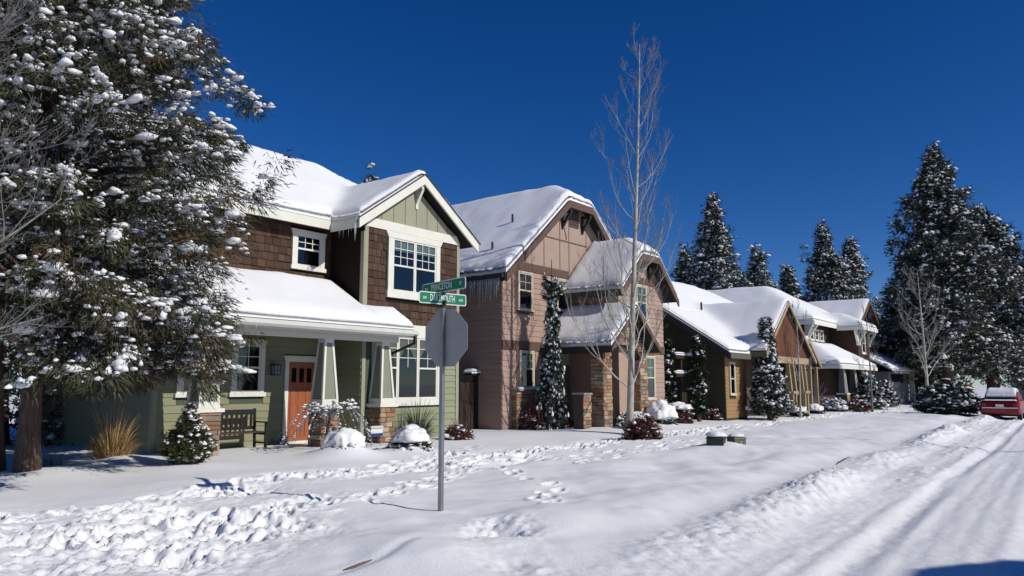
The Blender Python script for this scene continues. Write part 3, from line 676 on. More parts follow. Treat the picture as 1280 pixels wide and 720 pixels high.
# ================================================================== HOUSE 3: low house with big red-brown A gable
def house3():
    E = thing("gabled_house", (36, 14, .2), "low tan and dark olive house with a red-brown boarded front gable", "house", "houses along the street")
    w = MB(); w.box(30.8, 39.6, 13.5, 25.2, 0, 3.0); w.prism_x([(12.75, 3.0), (25.6, 3.0), (19, 6.95)], 30.8, 31.5); w.box(30.81, 33.2, 12.75, 13.5, 0, 3.02)
    w.obj("wall", OLIVED, E)
    Lf = lambda x, y: np.minimum(np.minimum(3.05+.645*(y-12.3), 3.05+.645*(25.8-y)), 7.4-.25*np.maximum(0, x-41.2))
    Af = lambda x, y: 5.62-np.where(x < 35.9, .76, .70)*np.abs(x-35.9)
    roof(E, [(30.35, 46.5, 12.3 if False else 15.0, 25.8, Lf), (30.35, 33.4, 12.3, 15.2, Lf), (33.2, 40.0, 13.4, 15.2, Lf), (32.7, 39.7, 11.6, 18.0, Af)], t=.27, step=.2, rnd=.3, blur=.35, rag=.06, seed=40)
    MB().prism_x([(12.25, 2.98), (19.05, 7.37), (19.05, 7.10), (12.25, 2.72)], 30.30, 30.35).obj("barge_board", DTRIM, E)
    BX("fascia", SOFFIT, E, 32.64, 32.70, 11.65, 12.7, 2.92, 3.14)
    BX("fascia", SOFFIT, E, 30.35, 32.7, 12.24, 12.3, 2.80, 3.03)
    rake(E, "barge_board", BEAM, [(32.62, 3.10), (35.9, 5.61), (39.75, 2.90)], .17, 11.54, 11.60)
    gb = MB().prism_y([(33.3, 3.0), (38.9, 3.0), (35.9, 5.35)], 11.86, 12.2).obj("gable_wall", DTRIM, E)
    x = 33.55
    while x < 38.95:
        f = lambda q: 5.40-(.76 if q < 35.9 else .70)*abs(q-35.9)
        xb = x+.235; BXm = MB().prism_y([(x, 2.98), (xb, 2.98), (xb, max(3.0, f(xb))), (x, max(3.0, f(x)))], 11.80, 11.86); BXm.obj("gable_board", REDWOOD, gb); x += .25
    BX("gable_beam", BEAM, E, 33.2, 39.1, 11.74, 11.96, 2.70, 3.0)
    for i, x in enumerate((33.85, 34.5, 36.55, 37.2, 38.35, 38.9)):
        lean = -.34
        MB().beam((x+lean, 11.86, 2.72), (x, 11.86, 1.25), .15, .15).obj("leaning_post", BEAM, E)
    for x in (33.95, 36.65, 38.45):
        for dx in (0, .42): BX("porch_post", BEAM, E, x+dx-.07, x+dx+.07, 11.78, 11.94, 0, 1.28)
        BX("post_cap", BEAM, E, x-.16, x+.58, 11.72, 12.0, 1.28, 1.40)
    br = MB(); br.beam((34.6, 12.1, 2.6), (36.1, 12.1, 1.3), .09, .09); br.beam((34.3, 12.1, 1.25), (38.9, 12.1, 1.25), .1, .1); br.obj("brace", BEAM, E)
    BX("porch_back", PTRIM, E, 33.9, 39, 13.40, 13.47, 0, 3.1)
    lap_siding(E, 30.85, 33.2, .3, 3.0, 12.75, TAN, [(31.22, 31.92, 1.2, 2.7)], course=.16)
    window(E, 31.32, 31.82, 1.3, 2.62, 12.75, PLIGHT, casing=.06, cols=1, rows=1, head=.06, flare=0, sill=.06, mid=.5)
    roof(E, [(40.0, 43.7, 12.5, 15.0, lambda x, y: 4.15-.72*np.abs(x-41.8))], t=.25, step=.15, rnd=.25, seed=44, name="side_gable_roof")
    rake(E, "barge_board", BEAM, [(39.95, 2.80), (41.8, 4.14), (43.75, 2.73)], .16, 12.44, 12.5)
    MB().prism_y([(40.3, 2.7), (43.4, 2.7), (41.8, 3.9)], 12.8, 13.0).obj("gable_wall", OLIVED, E)
    BX("side_wall", OLIVED, E, 40.2, 43.4, 13.3, 15, 0, 2.75)
    for x in (42.2, 43.3): BX("porch_post", BEAM, E, x, x+.16, 12.6, 12.76, 0, 2.7)
    for y, z in ((15.5, 5.3), (17.2, 6.4)):
        MB().tube([(33.0+y*.12, y, z-.3), (33.0+y*.12, y, z+.45)], .05, 8).obj("vent_pipe", DTRIM, E)
    return E
H3 = house3()

# ================================================================== HOUSE 4: brown house with white brackets and a small hipped porch
def house4():
    E = thing("brown_house", (51, 14.5, .2), "dark brown two-storey house with white eave brackets and a hipped snowy porch", "house", "houses along the street")
    w = MB(); w.box(49.6, 61, 14.9, 24, 0, 5.6); w.box(54.6, 57.6, 13.1, 15, 0, 5.5); w.obj("wall", H4W, E)
    Mf = lambda x, y: np.minimum(np.minimum(5.75+.54*(x-49), 5.75+.6*(y-14.3)), np.minimum(8.7, 5.75+.54*(62-x)))
    Wf = lambda x, y: np.minimum(np.minimum(5.6+.5*(x-54), 5.6+.5*(58-x)), 5.6+.5*(y-12.6))
    roof(E, [(49, 62, 14.3, 25, Mf), (54, 58, 12.6, 18, Wf)], t=.27, step=.25, rnd=.35, blur=.4, seed=50)
    BX("fascia", CREAM, E, 49, 54, 14.24, 14.3, 5.50, 5.74); BX("fascia", CREAM, E, 48.94, 49, 14.3, 20, 5.50, 5.74)
    BX("fascia", CREAM, E, 53.94, 54, 12.6, 14.24, 5.36, 5.59); BX("fascia", CREAM, E, 54, 58, 12.54, 12.6, 5.36, 5.59)
    def bracket(x, y, z, dx, dy):
        b = MB(); b.beam((x, y, z), (x+dx, y+dy, z), .14, .14); b.beam((x+dx*.9, y+dy*.9, z), (x, y, z-.75), .13, .13); b.beam((x, y, z-.95), (x, y, z+.05), .14, .14); b.obj("eave_bracket", CREAM, E)
    bracket(49.55, 14.95, 5.45, -.55, -.6); bracket(49.62, 14.85, 5.45, .0, -.6); bracket(54.55, 13.1, 5.3, -.55, 0); bracket(54.7, 13.05, 5.3, 0, -.5); bracket(57.4, 13.05, 5.3, 0, -.5)
    for k in range(3): window(E, 50.1+k*1.05, 50.75+k*1.05, 4.62, 5.25, 14.9, CREAM, casing=.09, cols=2, rows=2, head=.09, flare=0, sill=.08, mid=.02)
    window(E, 55.5, 56.3, 3.9, 5.15, 13.1, CREAM, casing=.13, cols=2, rows=2, head=.13, flare=0, sill=.12)
    shingles(E, 54.62, 57.6, 3.1, 5.4, 13.1, H4S, [(55.3, 56.5, 3.7, 5.3)], course=.25, wide=.24, single=False)
    Pf = lambda x, y: np.minimum(np.minimum(2.85+.62*(x-46.4), 2.85+.62*(y-12.2)), 4.15+0*x)
    Pf2 = lambda x, y: np.minimum(Pf(x, y), 2.85+.62*(55.4-x))
    roof(E, [(46.4, 55.4, 12.2, 14.9, Pf2)], t=.27, step=.2, rnd=.32, blur=.3, seed=55, name="porch_roof")
    BX("fascia", CREAM, E, 46.4, 55.4, 12.15, 12.2, 2.64, 2.84); BX("fascia", CREAM, E, 46.35, 46.4, 12.2, 14.9, 2.64, 2.84)
    BX("porch_back", H4W, E, 46.8, 56, 14.6, 14.9, 0, 2.7)
    for x in (48.6, 51.1, 54.6):
        P_ = BX("porch_pier", MORTAR, E, x-.26, x+.26, 12.4, 12.92, 0, 1.12); stone_face(P_, x-.28, x+.28, .1, 1.12, 12.405, row=.16, wid=.3, single=False)
        BX("pier_cap", CREAM, P_, x-.32, x+.32, 12.34, 12.98, 1.12, 1.2)
        c = MB().frustum((x-.22, x+.22, 12.44, 12.88), 1.2, (x-.13, x+.13, 12.53, 12.79), 2.65).obj("porch_column", GREYW, E)
        t = MB()
        for sx in (-1, 1): t.beam((x+sx*.20, 12.46, 1.2), (x+sx*.12, 12.545, 2.65), .06, .06)
        t.obj("column_trim", CREAM, c)
    window(E, 47.3, 48.0, 1.2, 2.4, 14.6, CREAM, casing=.1, cols=1, rows=1)
    BX("door", PTRIM, E, 49.6, 50.5, 14.55, 14.6, .2, 2.3); BX("door_casing", CREAM, E, 49.45, 49.58, 14.53, 14.6, .2, 2.4)
    return E
H4 = house4()

# ================================================================== HOUSE 5: far house in the shade of the pines with its garage
def house5():
    E = thing("shaded_house", (66, 14.5, .2), "farthest brown house in pine shade with a grey garage wall at its side", "house", "houses along the street")
    w = MB(); w.box(59.6, 64.6, 14.6, 22, 0, 6.4); w.prism_y([(59.6, 6.4), (64.6, 6.4), (62.1, 8.1)], 14.6, 21); w.box(64.6, 72, 15.2, 24, 0, 4.9); w.obj("wall", H4W, E)
    G_ = lambda x, y: 8.15-.62*np.abs(x-62.1)
    roof(E, [(59.0, 65.2, 13.9, 22.5, G_)], t=.25, step=.3, rnd=.35, seed=60)
    rake(E, "barge_board", PTRIM, [(58.95, 6.15), (62.1, 8.13), (65.25, 6.15)], .25, 13.83, 13.9)
    R2 = lambda x, y: np.minimum(4.9+.5*(y-14.7), 6.9+0*x)
    roof(E, [(64.3, 73, 14.7, 22, R2)], t=.25, step=.3, rnd=.35, seed=61)
    BX("fascia", GREYW, E, 64.3, 73, 14.63, 14.7, 4.66, 4.88)
    R3 = lambda x, y: 2.75+.55*(y-12.3)
    roof(E, [(60.6, 70.6, 12.3, 15.0, R3)], t=.25, step=.25, rnd=.35, seed=62, name="garage_roof")
    BX("fascia", GREYW, E, 60.6, 70.6, 12.23, 12.3, 2.55, 2.74)
    BX("garage_wall", GREYW, E, 62.3, 69.2, 12.95, 14.9, 0, 2.7)
    lap_siding(E, 62.3, 69.2, .2, 1.9, 12.95, GREYW, course=.28)
    BX("garage_window", DARK, E, 63.2, 67.2, 12.90, 12.95, 1.92, 2.5); BX("garage_post", PLIGHT, E, 69.2, 69.55, 12.5, 12.85, 0, 2.56)
    return E
H5 = house5()
# ================================================================== VEGETATION
def unit3(v): return v/np.maximum(1e-9, np.linalg.norm(v, axis=-1, keepdims=True))
def leaves(P, D, L, Wd, rng):
    """diamond leaf faces: base P, direction D, length L, width Wd"""
    n = len(P); S = unit3(np.cross(D, rng.normal(size=(n, 3)))); N_ = np.cross(D, S)
    L = np.broadcast_to(L, n)[:, None]; Wd = np.broadcast_to(Wd, n)[:, None]
    B = P+D*L*.12+N_*L*.08
    V = np.stack([B+S*Wd*.5, P+D*L, B-S*Wd*.5], 1).reshape(-1, 3)
    return V, np.arange(3*n).reshape(n, 3)
def ico(sub):
    import bmesh
    bm = bmesh.new(); bmesh.ops.create_icosphere(bm, subdivisions=sub, radius=1)
    V = np.array([v.co for v in bm.verts]); F = np.array([[v.index for v in f.verts] for f in bm.faces]); bm.free(); return V, F
def bipyramid():
    V = [(0, 0, 1), (0, 0, -1)]+[(math.cos(k*1.2566), math.sin(k*1.2566), 0) for k in range(5)]
    return np.array(V, float), np.array([f for k in range(5) for f in ((0, 2+k, 2+(k+1) % 5), (1, 2+(k+1) % 5, 2+k))])
ICO = {0: bipyramid(), 1: ico(1), 2: ico(2)}
def blobs(C, R, rng, sub=1, flat=.35, rough=.28, yaw=None):
    """lumpy snow pads: centres C, radii R (n,3), yaw random; undersides flattened"""
    T, F = ICO[sub]; n = len(C); k = len(T)
    V = np.broadcast_to(T, (n, k, 3)).copy(); V *= 1+rough*rng.normal(size=(n, k, 1)).clip(-1.5, 1.5)
    V[..., 2] = np.where(V[..., 2] < 0, V[..., 2]*flat, V[..., 2]); V *= R[:, None, :]
    a = rng.uniform(0, 2*np.pi, n) if yaw is None else yaw; c, s = np.cos(a)[:, None], np.sin(a)[:, None]
    V = np.stack([V[..., 0]*c-V[..., 1]*s, V[..., 0]*s+V[..., 1]*c, V[..., 2]], -1)+C[:, None, :]
    return V.reshape(-1, 3), (F[None]+(np.arange(n)*k)[:, None, None]).reshape(-1, 3)

def crown(parent, boughs, rng, mats, per=14, leaf_n=45, leaf_l=(.10, .2), leaf_w=.035, clump_r=.22, droop=.5, snow=.7, snow_r=(.12, .24), sub=1, start=.3, lateral=.35, reject=None, lobes=2, vz=0.0, pad=1.0, zs=.45, crownname="crown", snow_mat=None):
    """foliage clumps strung along boughs (each a polyline), with snow pads lying on them"""
    C = []; D = []
    for pts in boughs:
        pts = np.asarray(pts, float); n = max(2, int(per*len(pts)/8)) if False else per
        t = start+(1-start)*(np.arange(n)+rng.uniform(0, 1, n))/n
        q = t*(len(pts)-1); i = np.minimum(q.astype(int), len(pts)-2); f = (q-i)[:, None]
        c = pts[i]*(1-f)+pts[i+1]*f; d = unit3(pts[i+1]-pts[i])
        ln = np.linalg.norm(pts[-1]-pts[0]); side = unit3(np.cross(d, [0, 0, 1.]))
        lat = rng.normal(size=n)*lateral*ln*(1.05-t*.75)*.5
        c = c+side*lat[:, None]; c[:, 2] -= np.abs(lat)*.25+rng.uniform(0, .12, n)*clump_r
        c[:, 2] += rng.normal(size=n)*vz*clump_r
        dd = unit3(d+side*np.sign(lat)[:, None]*rng.uniform(.1, .8, (n, 1)))
        C.append(c); D.append(dd)
    C = np.concatenate(C); D = np.concatenate(D)
    if reject is not None:
        k = ~reject(C); C = C[k]; D = D[k]
    n = len(C)
    R = clump_r*rng.uniform(.6, 1.3, n)
    P = C[:, None, :]+rng.normal(size=(n, leaf_n, 3))*(R*.42)[:, None, None]*np.array([1, 1, .62])
    LD = unit3(D[:, None, :]*.9+rng.normal(size=(n, leaf_n, 3))*(.75 if pad == 1 else .38)+unit3(P-C[:, None, :])*.6-np.array([0, 0, droop]))
    l = rng.uniform(*leaf_l, (n, leaf_n))
    V, F = leaves(P.reshape(-1, 3), LD.reshape(-1, 3), l.reshape(-1), leaf_w*rng.uniform(.6, 1.3, n*leaf_n), rng)
    mi = np.repeat(rng.integers(0, len(mats), n), leaf_n)
    link(crownname, np_mesh(crownname, V, F, mats, mi), parent)
    if snow > 0:
        k = rng.uniform(size=n) < snow; c = C[k]; r = np.clip(R[k]/clump_r, .6, 1.15); dd = D[k]; m = len(c)
        cs = []; rs = []
        for q in range(lobes):
            o = rng.normal(size=(m, 3))*clump_r*(.45 if vz == 0 else .36)*np.array([1, 1, .25+.35*(vz > 0)]); o += dd*rng.uniform(-.3, .45, (m, 1))*clump_r
            cs.append(c+o+np.array([0, 0, clump_r*(.25 if vz == 0 else .14)])); b = rng.uniform(*snow_r, m)*r*((1 if q == 0 else .7) if vz == 0 else (1.3, 1.05, .85, .65)[min(q, 3)])
            rs.append(np.stack([b*rng.uniform(.8, 1.5, m), b*rng.uniform(.6, 1., m), b*zs*rng.uniform(.7, 1.3, m)], 1))
        ya = np.tile(np.arctan2(dd[:, 1], dd[:, 0]), lobes)+rng.normal(size=m*lobes)*.5
        R3 = np.concatenate(rs)*np.array([pad, 1, 1]); V, F = blobs(np.concatenate(cs), R3, rng, sub, yaw=ya, rough=.28 if pad == 1 else .17)
        link("snow_cover", np_mesh("snow_cover", V, F, snow_mat or SNOWT, smooth=True), parent, kind="stuff")
    return C

def cone_boughs(base, z0, z1, rad, n, rng, rise=.15, droop=.35, lean=(0, 0), jitter=.18, asym=None, npts=7, zj=0.0):
    """boughs of a conifer: rad(t) is the reach at height fraction t"""
    out = []
    for k in range(n):
        t = (k+rng.uniform(0, 1))/n; t = t**1.05; a = k*2.39996+rng.uniform(-.4, .4)
        L = rad(t)*(1+rng.normal()*jitter)
        t = min(1, max(0, t+rng.normal()*zj*(1-t*.8)))
        if asym: L *= asym(a)
        z = z0+(z1-z0)*t; s = np.linspace(0, 1, npts)
        px = base[0]+lean[0]*t; py = base[1]+lean[1]*t
        zz = z+L*(rise*s*1.6-droop*s**2.2)
        out.append(np.stack([px+np.cos(a)*L*s, py+np.sin(a)*L*s, zz], 1))
    return out
def trunk_mesh(parent, base, z0, z1, r0, r1, m, name="trunk", lean=(0, 0), n=12, wob=.06, rng=random):
    pts = []; rs = []; K = 9
    for i in range(K):
        t = i/(K-1); pts.append((base[0]+lean[0]*t+rng.uniform(-wob, wob)*t, base[1]+lean[1]*t+rng.uniform(-wob, wob)*t, z0+(z1-z0)*t))
        rs.append(r0+(r1-r0)*t+(r0*.28*max(0, 1-t*9)))
    return MB().tube(pts, rs, n).obj(name, m, parent, smooth=True)

# ------------------------------------------------ the big juniper at left
def big_juniper():
    rng = np.random.default_rng(3); b = (4.92, 13.8)
    E = thing("juniper_tree", (*b, .1), "huge two-stemmed juniper loaded with snow at the left corner of the green house", "tree")
    trunk_mesh(E, b, .0, 7.5, .18, .09, BARK, lean=(-.1, .2)); trunk_mesh(E, (4.80, 14.9), .0, 6.8, .17, .09, BARK, lean=(-.4, .1))
    rad = lambda t: float(np.interp(t, [0, .2, .42, .63, .84, 1], [2.7, 3.3, 2.4, 1.65, 1.05, .4]))
    bo = cone_boughs(b, 2.0, 11.8, rad, 205, rng, rise=.55, droop=.45, zj=.03, jitter=.17, lean=(-.3, .3))
    # a low skirt of boughs on the near right side
    for k in range(52):
        a = rng.uniform(-1.7, .75); L = rng.uniform(1.6, 3.4); s = np.linspace(0, 1, 7); z = rng.uniform(1.9, 3.4)
        bo.append(np.stack([b[0]+np.cos(a)*L*s, b[1]+np.sin(a)*L*s, z+L*(.18*s-.34*s**2)], 1))
    rej = lambda C: ((C[:, 1] > 15.3) & (C[:, 0] > 7.3) & (C[:, 2] < 8)) | ((C[:, 1] > 13.7) & (C[:, 0] > 7.1) & (C[:, 2] < 4.3)) | (C[:, 2] < 1.55) | ((C[:, 2] < 2.3) & (C[:, 0] > 7.0) & (C[:, 1] > 12.5))
    sd = np.array(SUN_DIR)
    def rej2(C):      # foliage clumps removed along the sun's path, lighting the grass clump and dwarf spruce
        k = rej(C)
        for q, rr in (((6.55, 14.55, .5), .55), ((7.05, 12.75, .6), .5)):
            v = C-np.array(q); t = v@sd; k = k | ((t > 0)&(np.linalg.norm(v-t[:, None]*sd, axis=1) < rr))
        return k
    crown(E, bo, rng, JUN, per=15, leaf_n=96, leaf_l=(.09, .21), leaf_w=.022, clump_r=.29, droop=.75, snow=.80, snow_r=(.032, .088), sub=1, start=.38, lateral=.34, reject=rej2, lobes=8, zs=.85, vz=.6, pad=1.4)
    mb = MB()
    for p in bo[::2]: mb.tube([tuple(q) for q in p[:6]], [.05, .042, .034, .026, .018, .01], 5)
    mb.obj("branches", BARK, E, smooth=True, kind="stuff")
    return E
big_juniper()

# ------------------------------------------------ conifers
def conifer(name, base, z1, rad, n, label, group, mats, seed, trunk=.25, z0=1.2, per=9, leaf_n=26, leaf=(.3, .6), lw=.09, cr=.5, snow=.6, sr=(.25, .5), start=.25, rise=.1, droop=.35, cat="tree", lat=.4, zs=.5, lobes=2, tm=None, asym=None, zb=0.1, dr=.3, ragged=0.0):
    rng = np.random.default_rng(seed); E = thing(name, (base[0], base[1], zb), label, cat, group)
    trunk_mesh(E, base, zb-.1, z1*.97, trunk, trunk*.12, tm or BARK, wob=trunk*.3)
    bo = cone_boughs(base, z0, z1, rad, n, rng, rise=rise, droop=droop, asym=asym, zj=.035 if ragged else 0, jitter=.26 if ragged else .18)
    if ragged:
        for p in bo: p[:, :2] = np.array(base)+(p[:, :2]-np.array(base))*(1+ragged*(2*vn(np.array([math.atan2(p[-1,1]-base[1], p[-1,0]-base[0])*1.3+9]), np.array([p[0,2]*.45]), seed)[0]-1)); p[:, 2] += rng.normal()*ragged*.9
    crown(E, bo, rng, mats, per=per, leaf_n=leaf_n, leaf_l=leaf, leaf_w=lw, clump_r=cr, droop=dr, snow=snow, snow_r=sr, start=start, lateral=lat, lobes=lobes, zs=zs, vz=.8 if ragged else .55, sub=0 if trunk >= .3 else 1)
    return E
def pr(R, p=.8, top=.0): return lambda t: R*((1-t)**(p+.25*t)*(1-.25*(1-t)**6)+top)
GP = "snowy pines behind the houses"
def pine(base, h, R, n, label, seed, **k):
    return conifer("pine_tree", base, h, pr(R*1.2, .68), int(n*1.15), label, GP, PINE, seed, trunk=.35, z0=h*.12, per=9, leaf_n=30, leaf=(.22, .5), lw=.11, cr=.50, snow=.9, sr=(.09, .22), rise=.42, droop=.22, lat=.5, zs=.8, lobes=5, ragged=.35, dr=-.1, **k)
pine((65.3, 27.6), 18.3, 3.6, 105, "tall snowy pine directly behind the gabled house, widest of the far row", 21)
pine((67.5, 31.5), 14.0, 3.2, 60, "shorter snowy pine half hidden behind the pink house's right edge", 22)
pine((78.1, 28.4), 15.2, 3.0, 75, "small snowy pine standing right of the tallest far pine", 23)
pine((82.5, 26.6), 13.8, 2.4, 60, "smallest snowy pine between two bigger pines of the far row", 24)
pine((87.3, 24.0), 19.0, 3.9, 100, "snowy pine with a broad shoulder above the brown house's roof", 25)
pine((93.1, 22.6), 18.0, 3.9, 90, "snowy pine leaning close to its taller neighbour over the brown house", 26)
pine((100, 19.0), 12.5, 3.2, 60, "low snowy pine filling the gap left of the giant pines", 27)
pine((33.5, 38.5), 15.2, 2.2, 55, "snowy pine whose tip peeps over the ridge of the green house", 28)
pine((92.0, 29.0), 13.5, 3.6, 60, "far snowy pine low behind the shaded house", 29)
conifer("pine_tree", (68.7, 9.9), 20.3, pr(5.8, .70), 165, "tallest pine in the view, thick and dark at the street's far end", "giant pines at the far end", PINE, 31, trunk=.5, z0=2.6, per=11, leaf_n=32, leaf=(.22, .52), lw=.13, cr=.56, lobes=4, zs=.8, ragged=.3, snow=.8, sr=(.09, .21), rise=.28, droop=.28, lat=.45)
conifer("pine_tree", (76.2, 7.7), 16.4, pr(7.3, .60), 165, "broad dense pine right of the tallest one, drooping over the red car", "giant pines at the far end", PINE, 32, trunk=.5, z0=2.4, per=11, leaf_n=34, leaf=(.22, .52), lw=.13, cr=.56, lobes=4, zs=.8, ragged=.3, snow=.85, sr=(.09, .22), rise=.2, droop=.34, lat=.45)
conifer("pine_tree", (73.0, 13.2), 11.5, pr(4.4, .6), 90, "lower pine tucked left of the tallest pine beside the shaded house", "giant pines at the far end", PINE, 33, trunk=.35, z0=1.8, per=10, leaf_n=32, leaf=(.22, .52), lw=.13, cr=.56, lobes=4, zs=.8, ragged=.3, snow=.65, sr=(.12, .28), rise=.2, droop=.3, lat=.45)
conifer("pine_tree", (92.0, 2.6), 12.0, pr(5.2, .6), 90, "distant pine behind the red car at the right edge", "giant pines at the far end", PINE, 34, trunk=.35, z0=1.6, per=10, leaf_n=24, leaf=(.4, .9), lw=.13, cr=.7, snow=.5, sr=(.2, .45), rise=.2, droop=.3)
for x, y, h, s, lb in ((6.9, 21.6, 9.5, 35, "dark conifer behind the juniper at the left edge"), (5.0, 24.5, 10.5, 36, "dark conifer in the shade beyond the green house's left side wall")):
    conifer("backyard_conifer", (x, y), h, pr(2.7, .5), 110, lb, "dark conifers beside the green house", JUN, s, trunk=.3, z0=.15, per=8, leaf_n=26, leaf=(.12, .26), lw=.08, cr=.34, snow=.5, sr=(.06, .14), lobes=4, zs=.8, ragged=.2, rise=.3, droop=.3)
# weeping spruce in front of the pink house
def weeping_spruce():
    rng = np.random.default_rng(40); b = (20.55, 14.45)
    E = thing("weeping_spruce", (*b, .2), "narrow weeping spruce with hanging snowy branches before the pink house wall", "tree")
    trunk_mesh(E, b, .1, 5.9, .09, .012, BARK, wob=.02)
    bo = []
    for k in range(130):
        t = (k+rng.uniform())/130; z = .6+3.85*t; a = k*2.4+rng.uniform(-.4, .4)
        L = float(np.interp(t, [0, .45, .62, .72, .82, 1], [.40, .36, .24, .13, .18, .02]))*rng.uniform(.5, 1.2)+.03; dz = rng.uniform(.5, 1.1)*(1 if t < .8 else .35)
        s = np.linspace(0, 1, 7); out = L*np.sin(np.minimum(1, s*1.6)*np.pi/2)
        bo.append(np.stack([b[0]+np.cos(a)*out, b[1]+np.sin(a)*out, z+.12*np.sin(s*3)-dz*s**1.6], 1))
    for k in range(10):
        a = k*2.4; s = np.linspace(0, 1, 5); z = 4.5+k*.07; bo.append(np.stack([b[0]+np.cos(a)*.30*s, b[1]+np.sin(a)*.30*s, z+.05+.25*s**3-.1*s], 1))
    for p in bo: p[:, 2] = np.maximum(p[:, 2], .22)
    crown(E, bo, rng, SPR, per=8, leaf_n=30, leaf_l=(.07, .15), leaf_w=.03, clump_r=.085, droop=1.2, snow=.6, snow_r=(.022, .055), start=.15, lateral=.10, lobes=3, zs=2.2)
weeping_spruce()
conifer("spruce_tree", (33.2, 11.75), 4.55, lambda t: .88*(1-t)**1.25+.02, 120, "pointed snowy spruce in front of the tan house corner", None, SPR, 41, trunk=.1, z0=.45, per=8, leaf_n=26, leaf=(.10, .22), lw=.05, cr=.19, snow=.7, lobes=4, zs=.9, sr=(.045, .095), start=.2, rise=.25, droop=.35, lat=.35, zb=.2)
conifer("cedar_tree", (28.9, 13.1), 3.55, lambda t: .30*math.sin(math.pi*min(.985, .25+.76*t))**.6, 120, "columnar dark green cedar with snow on its top beside the snowy arbour", "columnar cedars beside the arbour", CEDAR, 42, trunk=.08, z0=.3, per=7, leaf_n=36, leaf=(.06, .14), lw=.045, cr=.11, snow=.22, zs=.9, sr=(.035, .08), start=.45, rise=1.0, droop=.1, lat=.2, dr=-.3, zb=.2)
conifer("cedar_tree", (28.4, 14.15), 3.4, lambda t: .20*math.sin(math.pi*min(.985, .25+.76*t))**.6, 90, "second cedar squeezed against the pink house's right corner", "columnar cedars beside the arbour", CEDAR, 43, trunk=.08, z0=.3, per=7, leaf_n=32, leaf=(.06, .14), lw=.045, cr=.11, snow=.26, zs=.9, sr=(.035, .08), start=.45, rise=1.0, droop=.1, lat=.2, dr=-.3, zb=.2)
conifer("dwarf_spruce", (7.05, 12.75), 1.30, lambda t: .41*(1-t)**1.0+.01, 260, "small cone-shaped spruce with snow on its flanks before the left porch pier", None, ALB, 44, trunk=.05, z0=.2, per=6, leaf_n=34, leaf=(.025, .06), lw=.016, cr=.055, snow=.20, sr=(.02, .05), start=.45, rise=.55, droop=.1, lat=.35, dr=-.2, cat="shrub", zb=.12, lobes=3, zs=.7)

# ------------------------------------------------ bare trees
def bare_tree(name, base, h, r0, label, seed, m=BARKP, limbs=16, z_first=.18, reach=.30, up=.9, twigs=9, group=None, lean=(0, 0), az=None, cat="tree", tm=TWIG, fork=3, sub=5, trunk_top=.95, tw=1.0, zb=.15, thin=1.0):
    """trunk and limbs are parts; each limb carries its own forks and twigs"""
    rng = np.random.default_rng(seed); E = thing(name, (base[0], base[1], zb), label, cat, group)
    tp = []; K = 14
    for i in range(K):
        t = i/(K-1); tp.append(np.array([base[0]+lean[0]*t+.012*h*math.sin(3.1*t+seed)*t, base[1]+lean[1]*t+.012*h*math.cos(2.3*t+seed)*t, zb-.15+(h*trunk_top)*t]))
    tr = [r0*(1-t)**.9+.006+r0*.4*max(0, 1-t*14) for t in np.linspace(0, 1, K)]
    MB().tube(tp, tr, 10).obj("trunk", m, E, smooth=True)
    def grow(mb, p, d, L, r, depth, upw):
        n = 6 if depth < 2 else 3; pts = [p]; rs = [r]; d = d.copy()
        for i in range(1, n+1):
            d = unit3(d+rng.normal(size=3)*.13+np.array([0, 0, upw*.16])); pts.append(pts[-1]+d*L/n); rs.append(max(.0022*tw, r*(1-i/n*.8)))
        mb.tube(pts, rs, 6 if depth == 0 else (4 if depth == 1 else 3), 0 if depth < 2 else 1, cap=False)
        if depth >= fork: return
        kids = [sub, twigs, 4, 3][depth]
        for k in range(kids):
            t = rng.uniform(.25, 1); q = t*n; i = min(n-1, int(q)); pp = pts[i]+(pts[i+1]-pts[i])*(q-i); dl = unit3(pts[i+1]-pts[i])
            nd = unit3(dl*1.0+unit3(rng.normal(size=3))*.75+np.array([0, 0, .18*upw]))
            grow(mb, pp, nd, L*rng.uniform(.28, .55)*(1.15-t*.5), max(.0024*tw, (r*(1-t*.75))*.55), depth+1, upw)
    for k in range(limbs):
        t = z_first+(1-z_first)*((k+rng.uniform(0, .8))/limbs)**1.0*.97; q = t*(K-1); i = min(K-2, int(q)); p = tp[i]+(tp[i+1]-tp[i])*(q-i)
        a = k*2.4+rng.uniform(-.5, .5) if az is None else rng.uniform(*az)
        L = h*reach*(1.05-t*.72)*rng.uniform(.75, 1.2); el = rng.uniform(.25, .6)*up
        d = np.array([math.cos(a)*math.cos(el), math.sin(a)*math.cos(el), math.sin(el)])
        mb = MB(); r = max(.006, (r0*(1-t)**.9)*.42*thin); grow(mb, p-d*r*.5, d, L, r, 0, up)
        mb.obj("limb", [m, tm], E, smooth=True)
    return E
bare_tree("aspen_tree", (20.3, 11.45), 13.2, .108, "tall bare aspen with pale trunk on the lawn before the pink house", 7, limbs=44, z_first=.10, reach=.26, up=1.45, twigs=6, sub=6, tw=.85, thin=.75, lean=(.35, -.35))
bare_tree("young_aspen", (36.0, 11.3), 5.6, .05, "thin bare sapling on the snow before the red-brown gable", 8, limbs=13, z_first=.3, reach=.30, up=1.5, twigs=5, sub=5, tw=1.6, group="bare saplings along the lawns")
bare_tree("young_aspen", (46.9, 10.7), 6.2, .06, "bare twiggy sapling before the brown house's porch", 9, limbs=15, z_first=.25, reach=.30, up=1.5, twigs=6, sub=6, m=TWIG, tm=TWIGR, tw=1.9, fork=2, group="bare saplings along the lawns")
bare_tree("bare_tree", (57.5, 9.6), 10.0, .12, "bare pale-limbed tree standing before the giant pines", 10, limbs=22, z_first=.2, reach=.34, up=1.0, twigs=6, sub=7, tw=2.4, fork=2, group="bare trees along the street")
